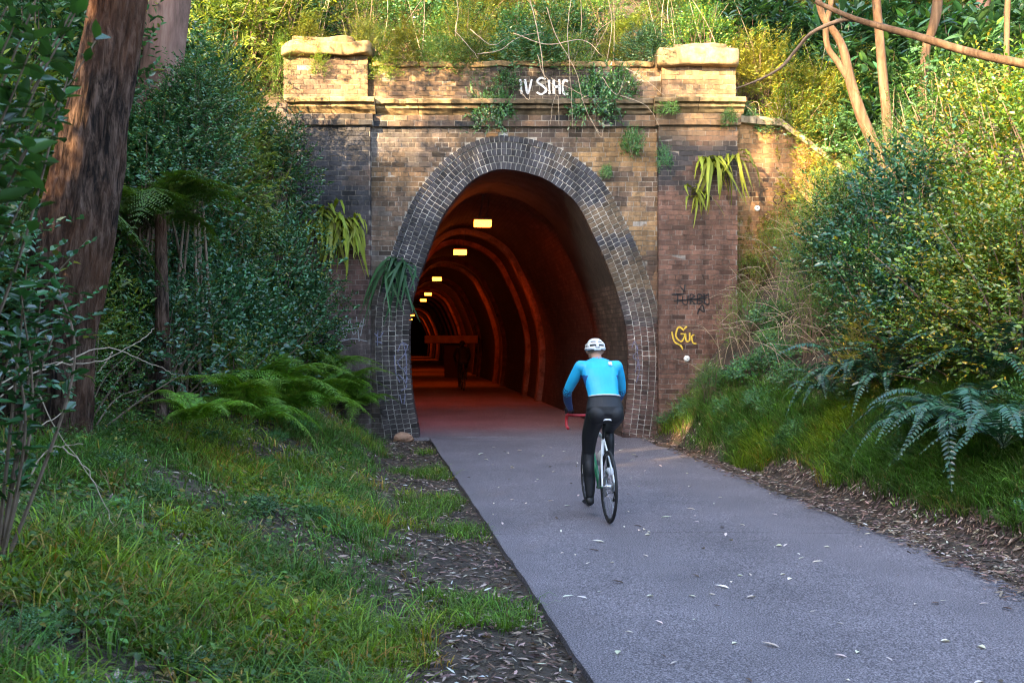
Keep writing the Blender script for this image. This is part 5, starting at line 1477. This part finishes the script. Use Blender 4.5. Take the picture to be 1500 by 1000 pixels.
# rocks by the left jamb
M_rock = mat_plain('pink_sandstone', (0.34, 0.19, 0.12), 0.9, noise=0.4, scale=7, bump=0.7, bscale=25)
def rock(px, py, size, label, seed):
    p = gp(px, py)
    bm = bmesh.new(); bmesh.ops.create_icosphere(bm, subdivisions=4, radius=1)
    for v in bm.verts:
        q = v.co; n_ = 0.75 + 0.5 * fbm(q.x * 1.3 + seed, q.y * 1.3 + q.z * 1.7, seed)
        w = Vector((q.x * size[0], q.y * size[1], q.z * size[2])) * float(n_)
        for ax in (Vector((0.3, -0.8, 0.5)), Vector((-0.7, -0.4, 0.6)), Vector((0.8, -0.2, 0.55))):
            ax.normalize(); dd = w.dot(ax) - 0.8 * min(size)
            if dd > 0: w -= ax * dd * 0.8
        v.co = w
    me = bpy.data.meshes.new('rock'); bm.to_mesh(me); bm.free(); me.materials.append(M_rock)
    tag(link('rock', me, None, (p.x, p.y, p.z + size[2] * 0.3), (0.2, 0.1 * seed, seed)), label, 'rock')
rock(590, 646, (0.22, 0.16, 0.12), 'angular pink sandstone rock at the foot of the left jamb', 3)
rock(566, 632, (0.15, 0.13, 0.15), 'smaller brown rock behind the pink one at the left jamb', 5)

# ------------------------------------------------------------------ cyclists
def ellipsoid(c, r, rot=None, seg=20, rings=12):
    V = []; F = []
    for i in range(rings + 1):
        a = math.pi * i / rings
        for j in range(seg):
            b = 2 * math.pi * j / seg
            v = Vector((r[0] * math.sin(a) * math.cos(b), r[1] * math.sin(a) * math.sin(b), r[2] * math.cos(a)))
            if rot is not None: v = rot @ v
            V.append(tuple(Vector(c) + v))
    for i in range(rings):
        for j in range(seg):
            F.append((i * seg + j, (i + 1) * seg + j, (i + 1) * seg + (j + 1) % seg, i * seg + (j + 1) % seg))
    return V, F

def limb(pts, rads, sides=14):
    """tapered limb with rounded ends"""
    P = [np.array(p, float) for p in pts]
    C = catmull(P, 6) if len(P) > 2 else np.linspace(P[0], P[1], 7)
    rr = np.interp(np.linspace(0, 1, len(C)), np.linspace(0, 1, len(rads)), rads)
    d0 = unit(C[0] - C[1]); d1 = unit(C[-1] - C[-2])
    CC = [C[0] + d0 * rr[0] * q for q in (0.95, 0.7, 0.35)] + list(C) + [C[-1] + d1 * rr[-1] * q for q in (0.35, 0.7, 0.95)]
    RR = [rr[0] * q for q in (0.3, 0.72, 0.94)] + list(rr) + [rr[-1] * q for q in (0.94, 0.72, 0.3)]
    return tube(CC, RR, sides)

def loft(secs, sides=24):
    """elliptic sections: (centre, half width x, half depth, axis direction)"""
    V = []; th = np.linspace(0, 2 * np.pi, sides, endpoint=False)
    for c, w, dpt, ax in secs:
        ax = unit(np.array(ax, float)); x = np.array([1.0, 0, 0]); b = np.cross(ax, x); b /= np.linalg.norm(b)
        V.append(np.array(c) + np.outer(np.cos(th) * w, x) + np.outer(np.sin(th) * dpt, b))
    V = np.vstack(V); F = []
    n = len(secs)
    for i in range(n - 1):
        for j in range(sides): F.append((i * sides + j, i * sides + (j + 1) % sides, (i + 1) * sides + (j + 1) % sides, (i + 1) * sides + j))
    F.append(tuple(range(sides))[::-1]); F.append(tuple(range((n - 1) * sides, n * sides)))
    return V, F

M_skin = mat_plain('skin', (0.42, 0.25, 0.18), 0.5)
M_jersey = mat_plain('blue_jersey', (0.02, 0.42, 0.75), 0.42, noise=0.12, scale=8, bump=0.25, bscale=9)
M_jerseyd = mat_plain('dark_blue_sleeve', (0.012, 0.075, 0.26), 0.5, bump=0.2, bscale=10)
M_black_lycra = mat_plain('black_lycra', (0.008, 0.009, 0.012), 0.6, bump=0.15, bscale=10)
M_hem = mat_plain('white_hem', (0.7, 0.74, 0.78), 0.5)
M_rubber = mat_plain('rubber', (0.015, 0.015, 0.016), 0.7)
M_frame_w = mat_plain('white_bike_paint', (0.72, 0.74, 0.74), 0.25)
M_frame_g = mat_plain('green_bike_paint', (0.03, 0.20, 0.09), 0.25)
M_red = mat_plain('red_bar_tape', (0.45, 0.02, 0.03), 0.5)
M_alu = mat_plain('aluminium', (0.55, 0.56, 0.58), 0.3, metal=0.9)
M_refl = mat_plain('white_reflector', (0.8, 0.8, 0.82), 0.2)
M_dark = mat_plain('dark_clothing', (0.012, 0.011, 0.011), 0.7)

def body_mesh(mats):
    parts = []   # (V, F, material index)
    def add(vf, m): parts.append((np.array(vf[0], float), vf[1], m))
    SK, JE, SL, BL = 0, 1, 2, 3
    # pelvis and torso, leaning forward
    add(loft([((0, .13, .955), .10, .06, (0, .1, 1)), ((0, .15, .99), .165, .115, (0, .15, 1)), ((0, .175, 1.05), .180, .135, (0, .25, 1)), ((0, .205, 1.11), .165, .118, (0, .35, 1)), ((0, .225, 1.145), .155, .108, (0, .45, 1))]), BL)
    add(loft([((0, .215, 1.13), .153, .106, (0, .45, 1)), ((0, .26, 1.20), .150, .104, (0, .6, 1)), ((0, .33, 1.29), .165, .112, (0, .75, 1)), ((0, .40, 1.37), .180, .116, (0, .8, 1)), ((0, .46, 1.43), .182, .100, (0, .9, 1)), ((0, .515, 1.475), .135, .075, (0, .9, 1)), ((0, .55, 1.50), .07, .06, (0, .8, 1))]), JE)
    add(ellipsoid((-.15, .455, 1.43), (.075, .075, .07)), JE); add(ellipsoid((.15, .455, 1.43), (.075, .075, .07)), JE)
    # neck and head
    add(limb([(0, .52, 1.485), (0, .60, 1.545)], [.056, .052]), SK)
    hr = Matrix.Rotation(R(-8), 3, 'X')
    add(ellipsoid((0, .645, 1.60), (.074, .094, .105), hr), SK)
    add(ellipsoid((0, .70, 1.555), (.055, .055, .062), hr), SK)
    add(limb([(0, .738, 1.60), (0, .765, 1.572)], [.010, .014], 8), SK)
    for sx in (-1, 1):
        add(ellipsoid((sx * .077, .64, 1.59), (.012, .020, .032)), SK)
    # arms
    arms = {-1: [(-.175, .47, 1.435), (-.235, .52, 1.32), (-.285, .60, 1.195), (-.255, .74, 1.09), (-.205, .875, 1.005)], 1: [(.175, .47, 1.435), (.225, .53, 1.32), (.262, .61, 1.195), (.245, .75, 1.09), (.205, .875, 1.005)]}
    for sx, a in arms.items():
        add(limb(a[:3], [.068, .056, .046]), JE); add(limb([a[2], a[3], a[4]], [.047, .043, .029]), SL)
        w = np.array(a[4])
        add(limb([w, w + np.array([0, .05, -.01])], [.027, .034]), BL)
        pc = w + np.array([0, .06, -.008])
        for q in range(4):
            f0 = pc + np.array([(q - 1.5) * .020, .03, .006]); ln = (.030, .036, .034, .026)[q]
            add(limb([f0, f0 + np.array([0, ln, -.006]), f0 + np.array([0, ln + .012, -.034]), f0 + np.array([0, ln - .006, -.052])], [.0095, .009, .0085, .008], 8), BL)
        th0 = pc + np.array([-sx * .030, -.01, -.004])
        add(limb([th0, th0 + np.array([-sx * .014, .025, -.014]), th0 + np.array([-sx * .010, .046, -.036])], [.011, .010, .009], 8), BL)
    # legs: left foot down, right foot up
    legs = {-1: [(-.088, .175, .985), (-.115, .31, .80), (-.118, .385, .615), (-.122, .345, .42), (-.120, .315, .215)], 1: [(.088, .175, .985), (.115, .40, .905), (.118, .585, .835), (.122, .555, .66), (.120, .505, .475)]}
    feet = {}
    for sx, l in legs.items():
        add(limb(l[:3], [.098, .080, .062]), BL); add(limb(l[2:], [.060, .056, .037]), BL)
        calf = np.array(l[3]) + np.array([0, -.018, .03]); add(ellipsoid(calf, (.050, .052, .10)), BL)
        add(limb([l[4], (l[4][0], l[4][1] + .05, l[4][2] - .05)], [.036, .034]), BL)
        feet[sx] = l[4]
    add(ellipsoid((-.075, .12, 1.0), (.095, .085, .095)), BL); add(ellipsoid((.075, .12, 1.0), (.095, .085, .095)), BL)
    g = Geo()
    for V, F, m in parts: g.add(V, F)
    src = bpy.data.objects.new('tmp', g.mesh('tmp', [])); col.objects.link(src)
    md = src.modifiers.new('r', 'REMESH'); md.mode = 'VOXEL'; md.voxel_size = 0.008; md.use_smooth_shade = True
    ms = src.modifiers.new('s', 'SMOOTH'); ms.factor = 0.5; ms.iterations = 3
    dg = bpy.context.evaluated_depsgraph_get(); dg.update()
    me = bpy.data.meshes.new_from_object(src.evaluated_get(dg)); me.name = 'body'
    bpy.data.objects.remove(src)
    # cloth zones by the nearest modelled part
    n = len(me.polygons); cen = np.zeros(n * 3); me.polygons.foreach_get('center', cen); cen = cen.reshape(-1, 3)
    best = np.full(n, 9.0); idx = np.zeros(n, np.int32)
    for V, F, m in parts:
        fc = np.array([V[list(f)].mean(0) for f in F])
        for a in range(0, n, 4000):
            d = np.min(np.linalg.norm(cen[a:a + 4000, None, :] - fc[None], axis=2), axis=1)
            w = d < best[a:a + 4000]
            best[a:a + 4000][w] = d[w]; idx[a:a + 4000][w] = m
    tors = (cen[:, 2] < 1.165 - 0.15 * (cen[:, 1] - .22)) & (np.abs(cen[:, 0]) < .2) & (cen[:, 1] < .42) & (idx == JE)
    idx[tors] = BL
    side = (idx == JE) & (np.abs(cen[:, 0]) > .135) & (np.abs(cen[:, 0]) < .19) & (cen[:, 2] < 1.36) & (cen[:, 1] > .30)
    idx[side] = SL
    me.materials.clear()
    for m in mats: me.materials.append(m)
    me.polygons.foreach_set('material_index', idx)
    me.polygons.foreach_set('use_smooth', np.ones(n, bool))
    return me, feet

def helmet_parts():
    c = Vector((0, .635, 1.615)); r = (.098, .128, .098)
    hr = Matrix.Rotation(R(-10), 3, 'X')
    V, F = ellipsoid((0, 0, 0), (r[0] * .93, r[1] * .93, r[2] * .93), None, 28, 16)
    keep = [f for f in F if min(V[i][2] for i in f) > -0.03]
    g = Geo(); g.add([tuple(c + hr @ Vector(v)) for v in V], keep); inner = g.mesh('helmet_liner', M_black, True)
    shells = []
    def band(e0, e1, a0=0, a1=360, th=.016, n=40, wob=0.0):
        g = Geo(); V = []; m = 7
        azs = np.linspace(R(a0), R(a1), n)
        for a in azs:
            for k in range(m):
                e = R(e0 + (e1 - e0) * k / (m - 1)) + wob * math.cos(a + math.pi / 2)
                p = Vector((r[0] * math.cos(e) * math.cos(a), r[1] * math.cos(e) * math.sin(a), r[2] * math.sin(e)))
                bulge = 1 + 0.05 * math.sin(math.pi * k / (m - 1))
                V.append(tuple(c + hr @ (p * bulge)))
            for k in range(m):
                e = R(e0 + (e1 - e0) * k / (m - 1)) + wob * math.cos(a + math.pi / 2)
                V.append(tuple(c + hr @ (Vector((r[0] * math.cos(e) * math.cos(a), r[1] * math.cos(e) * math.sin(a), r[2] * math.sin(e))) * .9)))
        F = []; w = 2 * m
        loop = list(range(m)) + [w - 1 - k for k in range(m)]
        for i in range(n - 1):
            for q in range(w):
                x, y = loop[q], loop[(q + 1) % w]
                F.append((i * w + x, i * w + y, (i + 1) * w + y, (i + 1) * w + x))
        F.append(tuple(loop)[::-1]); F.append(tuple((n - 1) * w + q for q in loop))
        g.add(V, F); return g.mesh('helmet_shell', M_white, True)
    shells.append(band(38, 88, 0, 360)); shells.append(band(14, 29, 0, 360)); shells.append(band(-16, 3, 195, 258)); shells.append(band(-16, 3, 282, 345)); shells.append(band(-22, -9, 250, 290)); shells.append(band(-8, 6, -14, 194))
    for a in (-90, -35, 35, 145, 215, 90): shells.append(band(-5, 45, a - 7, a + 7, n=6))
    return inner, shells

def bike(parent_name, label, loc, rz, mats, simple=False, group=None):
    W, G_, RD = mats
    b = thing(parent_name, label, 'bicycle', loc, (0, 0, rz), group)
    def tb(name, pts, rad, m, par=b, sides=10, smooth=True):
        V, F = tube(catmull(pts, 6) if len(pts) > 2 else np.array(pts, float), rad if np.isscalar(rad) else np.interp(np.linspace(0, 1, (len(pts) - 1) * 6 + 1 if len(pts) > 2 else 2), np.linspace(0, 1, len(rad)), rad), sides)
        g = Geo(); g.add(V, F); return link(name, g.mesh(name, m, smooth), par)
    for hy in (0.0, 1.0):
        wh = bpy.data.objects.new('wheel', None); col.objects.link(wh); wh.parent = b; wh.location = (0, hy, .337)
        def torus(name, R0, r0x, r0, m):
            a = np.linspace(0, 2 * np.pi, 57)[:-1]; q = np.linspace(0, 2 * np.pi, 11)[:-1]; V = []; F = []
            for i in a:
                for t in q: V.append((r0x * math.cos(t), (R0 + r0 * math.sin(t)) * math.cos(i), (R0 + r0 * math.sin(t)) * math.sin(i)))
            for i in range(56):
                for j in range(10): F.append((i * 10 + j, ((i + 1) % 56) * 10 + j, ((i + 1) % 56) * 10 + (j + 1) % 10, i * 10 + (j + 1) % 10))
            g = Geo(); g.add(V, F); link(name, g.mesh(name, m, True), wh)
        torus('tyre', .323, .0135, .0135, M_rubber); torus('rim', .302, .010, .014, M_black)
        g = Geo()
        for k in range(20):
            a = 2 * math.pi * k / 20; sx = .03 if k % 2 else -.03
            V, F = tube([(sx, .02 * math.cos(a + .8), .02 * math.sin(a + .8)), (0, .292 * math.cos(a), .292 * math.sin(a))], .0012, 4); g.add(V, F)
        tag(link('spokes', g.mesh('spokes', M_alu), wh), kind='stuff')
        V, F = tube([(-.06, 0, 0), (-.035, 0, 0), (-.03, 0, 0), (.03, 0, 0), (.035, 0, 0), (.06, 0, 0)], [.008, .012, .024, .024, .012, .008], 12); g = Geo(); g.add(V, F); link('hub', g.mesh('hub', M_alu, True), wh)
    BBp = (0, .41, .275); ST = (0, .245, .76); HT1, HT0 = (0, .865, .855), (0, .905, .725)
    fr = bpy.data.objects.new('frame', None); col.objects.link(fr); fr.parent = b
    tb('seat_tube', [BBp, ST], .0165, W, fr); tb('top_tube', [ST, HT1], .017, W, fr); tb('down_tube', [BBp, HT0], .022, G_, fr); tb('head_tube', [HT1, HT0], .022, W, fr)
    for sx in (-1, 1):
        tb('seat_stay', [(sx * .012, .25, .74), (sx * .045, .10, .50), (sx * .062, 0, .337)], .0085, W, fr)
        tb('chain_stay', [(sx * .03, .40, .275), (sx * .048, .22, .295), (sx * .062, 0, .337)], .010, G_, fr)
        tb('fork_blade', [(sx * .03, .91, .70), (sx * .048, .955, .52), (sx * .05, 1.0, .337)], [.014, .012, .009], W, fr)
    tb('seat_post', [ST, (0, .20, .905)], .0135, M_black)
    # saddle
    secs = [((0, .075, .938), .052, .016, (0, 1, 0)), ((0, .09, .942), .068, .022, (0, 1, 0)), ((0, .14, .940), .066, .022, (0, 1, 0)), ((0, .20, .934), .040, .02, (0, 1, 0)), ((0, .28, .932), .022, .018, (0, 1, 0)), ((0, .345, .930), .014, .012, (0, 1, 0))]
    V, F = loft(secs, 16); g = Geo(); g.add(V, F); sd = link('saddle', g.mesh('saddle', M_black, True), b)
    V, F = tube(catmull([(-.058, .075, .945), (-.03, .062, .953), (0, .058, .956), (.03, .062, .953), (.058, .075, .945)], 5), .009, 8); g = Geo(); g.add(V, F); link('saddle_edge', g.mesh('saddle_edge', M_refl if W is not M_dark else M_dark, True), sd)
    # bars
    tb('stem', [(0, .86, .875), (0, .945, .925)], .016, M_black)
    hb = tb('handlebar', [(-.205, .955, .935), (-.12, .945, .93), (0, .945, .93), (.12, .945, .93), (.205, .955, .935)], .0145, RD)
    for sx in (-1, 1):
        tb('drop', [(sx * .205, .955, .935), (sx * .212, 1.03, .93), (sx * .215, 1.055, .875), (sx * .216, 1.02, .815), (sx * .218, .93, .80)], .0155, RD, hb)
        tb('brake_hood', [(sx * .21, 1.02, .94), (sx * .21, 1.065, .955), (sx * .21, 1.085, .975)], [.018, .017, .013], M_black, hb)
        tb('brake_lever', [(sx * .21, 1.085, .95), (sx * .212, 1.09, .90), (sx * .214, 1.06, .83)], .006, M_alu, hb)
    # cranks and chain
    pl, pr = (-.10, .315, .135), (.10, .505, .415)
    cr = tb('crank', [(-.075, .41, .275), (-.085, .315, .135)], [.013, .010], M_black); tb('crank', [(.075, .41, .275), (.085, .505, .415)], [.013, .010], M_black)
    V, F = tube([(.050, .41, .275), (.055, .41, .275)], [.095, .095], 32); g = Geo(); g.add(V, F); link('chainring', g.mesh('chainring', M_alu), b)
    tb('chain', [(.052, .41, .37), (.05, .20, .378), (.05, 0, .372)], .004, M_black); tb('chain', [(.052, .41, .18), (.05, .20, .25), (.05, 0.02, .275)], .004, M_black)
    V, F = tube([(.035, 0, .337), (.055, 0, .337)], [.05, .035], 20); g = Geo(); g.add(V, F); link('cassette', g.mesh('cassette', M_alu), b)
    tb('derailleur', [(.055, 0, .30), (.06, .02, .24), (.058, .05, .20)], [.014, .010, .016], M_black)
    for p in (pl, pr):
        g = Geo(); g.add(*box_vf(p[0] - .045 if p[0] < 0 else p[0] - .005, p[0] + .005 if p[0] < 0 else p[0] + .045, p[1] - .04, p[1] + .04, p[2] - .010, p[2] + .008)); me = g.mesh('pedal', M_refl if p is pr and W is not M_dark else M_black); bevel_mesh(me, .004); link('pedal', me, b)
    # bottle
    V, F = tube([(0, .335, .50), (0, .30, .60), (0, .295, .615), (0, .288, .64)], [.035, .035, .028, .014], 14)
    g = Geo(); g.add([(v[0], v[1] + .045, v[2]) for v in V], F); link('bottle', g.mesh('bottle', W, True), b)
    return b

def rider(label, loc, rz, mats, shoe_m, helmet_white=True, group=None):
    t = thing('person', label, 'person', loc, (0, 0, rz), group)
    if not BODY: BODY.append(body_mesh([M_skin, M_jersey, M_jerseyd, M_black_lycra]))
    me, feet = BODY[0]
    o = link('body', me, t)
    for i, m in enumerate(mats):
        o.material_slots[i].link = 'OBJECT'; o.material_slots[i].material = m
    inner, shells = helmet_parts()
    h = link('helmet', inner, t)
    for s_ in shells:
        q = link('helmet_shell', s_, h)
        if not helmet_white:
            q.material_slots[0].link = 'OBJECT'; q.material_slots[0].material = M_dark
    for sx, a in feet.items():
        x, y, z = a
        V, F = loft([((x, y - .045, z - .055), .030, .036, (0, 1, -.2)), ((x, y - .02, z - .055), .036, .044, (0, 1, -.2)), ((x, y + .04, z - .062), .036, .040, (0, 1, -.2)), ((x, y + .11, z - .078), .046, .028, (0, 1, -.15)), ((x, y + .17, z - .085), .040, .022, (0, 1, 0)), ((x, y + .195, z - .085), .020, .012, (0, 1, 0))], 16)
        g = Geo(); g.add(V, F); link('shoe', g.mesh('shoe', shoe_m if sx > 0 else M_black, True), t)
    if helmet_white:
        for vx in (-1, 1):   # eyes
            V, F = ellipsoid((vx * .030, .728, 1.607), (.013, .010, .010), None, 10, 8); g = Geo(); g.add(V, F); link('eye', g.mesh('eye', M_white, True), t)
        V, F = limb([(-.022, .748, 1.54), (.022, .748, 1.54)], [.006, .006], 8); g = Geo(); g.add(V, F); link('mouth', g.mesh('mouth', mat_plain('lips', (0.35, 0.12, 0.1), 0.5), True), t)
        # white hem across the small of the back, and the pale square on the shoulder
        P = []
        for a in np.linspace(R(200), R(340), 22):
            P.append((.160 * math.cos(a), .225 + .118 * math.sin(a), 1.158 + .03 * math.sin(a) * -1))
        V, F = tube(P, .0065, 8); g = Geo(); g.add(V, F); link('jersey_hem', g.mesh('jersey_hem', M_hem, True), t)
        g = Geo(); q = [(.072, .352, 1.452), (.108, .357, 1.448), (.108, .382, 1.478), (.072, .377, 1.482)]
        g.add([(a, b - .022, c + .012) for a, b, c in q] + [(a, b + .02, c - .02) for a, b, c in q], [(0, 1, 2, 3), (0, 4, 5, 1), (1, 5, 6, 2), (2, 6, 7, 3), (3, 7, 4, 0)]); link('shoulder_patch', g.mesh('shoulder_patch', M_hem), t)
    return t
BODY = []
HEAD = math.atan(0.12)
C1 = (0.90, 9.25, 0.014)
bike('bicycle', 'white and green road bicycle with red bar tape on the path', C1, HEAD, (M_frame_w, M_frame_g, M_red))
rider('cyclist in bright blue jersey, black tights and white helmet riding towards the tunnel', C1, HEAD, [M_skin, M_jersey, M_jerseyd, M_black_lycra], M_refl)
C2 = (at(679, 572, 34.0).x, 34.0, 0.014)
bike('bicycle', 'dark bicycle under the distant rider inside the tunnel', C2, HEAD, (M_dark, M_dark, M_dark))
rider('distant dark-clothed cyclist silhouetted inside the tunnel', C2, HEAD, [M_dark] * 4, M_dark, False)

# ------------------------------------------------------------------ labels that two or three neighbours still share: tell them apart by order
same = {}
for o in list(col.objects):
    if o.parent is None and 'label' in o.keys() and 'kind' not in o.keys(): same.setdefault(o['label'], []).append(o)
for lab, os_ in same.items():
    if 2 <= len(os_) <= 4 and min(o.location.y for o in os_) > 3 and len(lab.split()) <= (13 if len(os_) == 4 else 14):
        os_.sort(key=lambda o: o.location.x / o.location.y)
        words = {2: ['left one', 'right one'], 3: ['left one', 'middle one', 'right one'], 4: ['leftmost one', 'second from left', 'third from left', 'rightmost one']}[len(os_)]
        for o, w in zip(os_, words): o['label'] = lab + ', ' + w
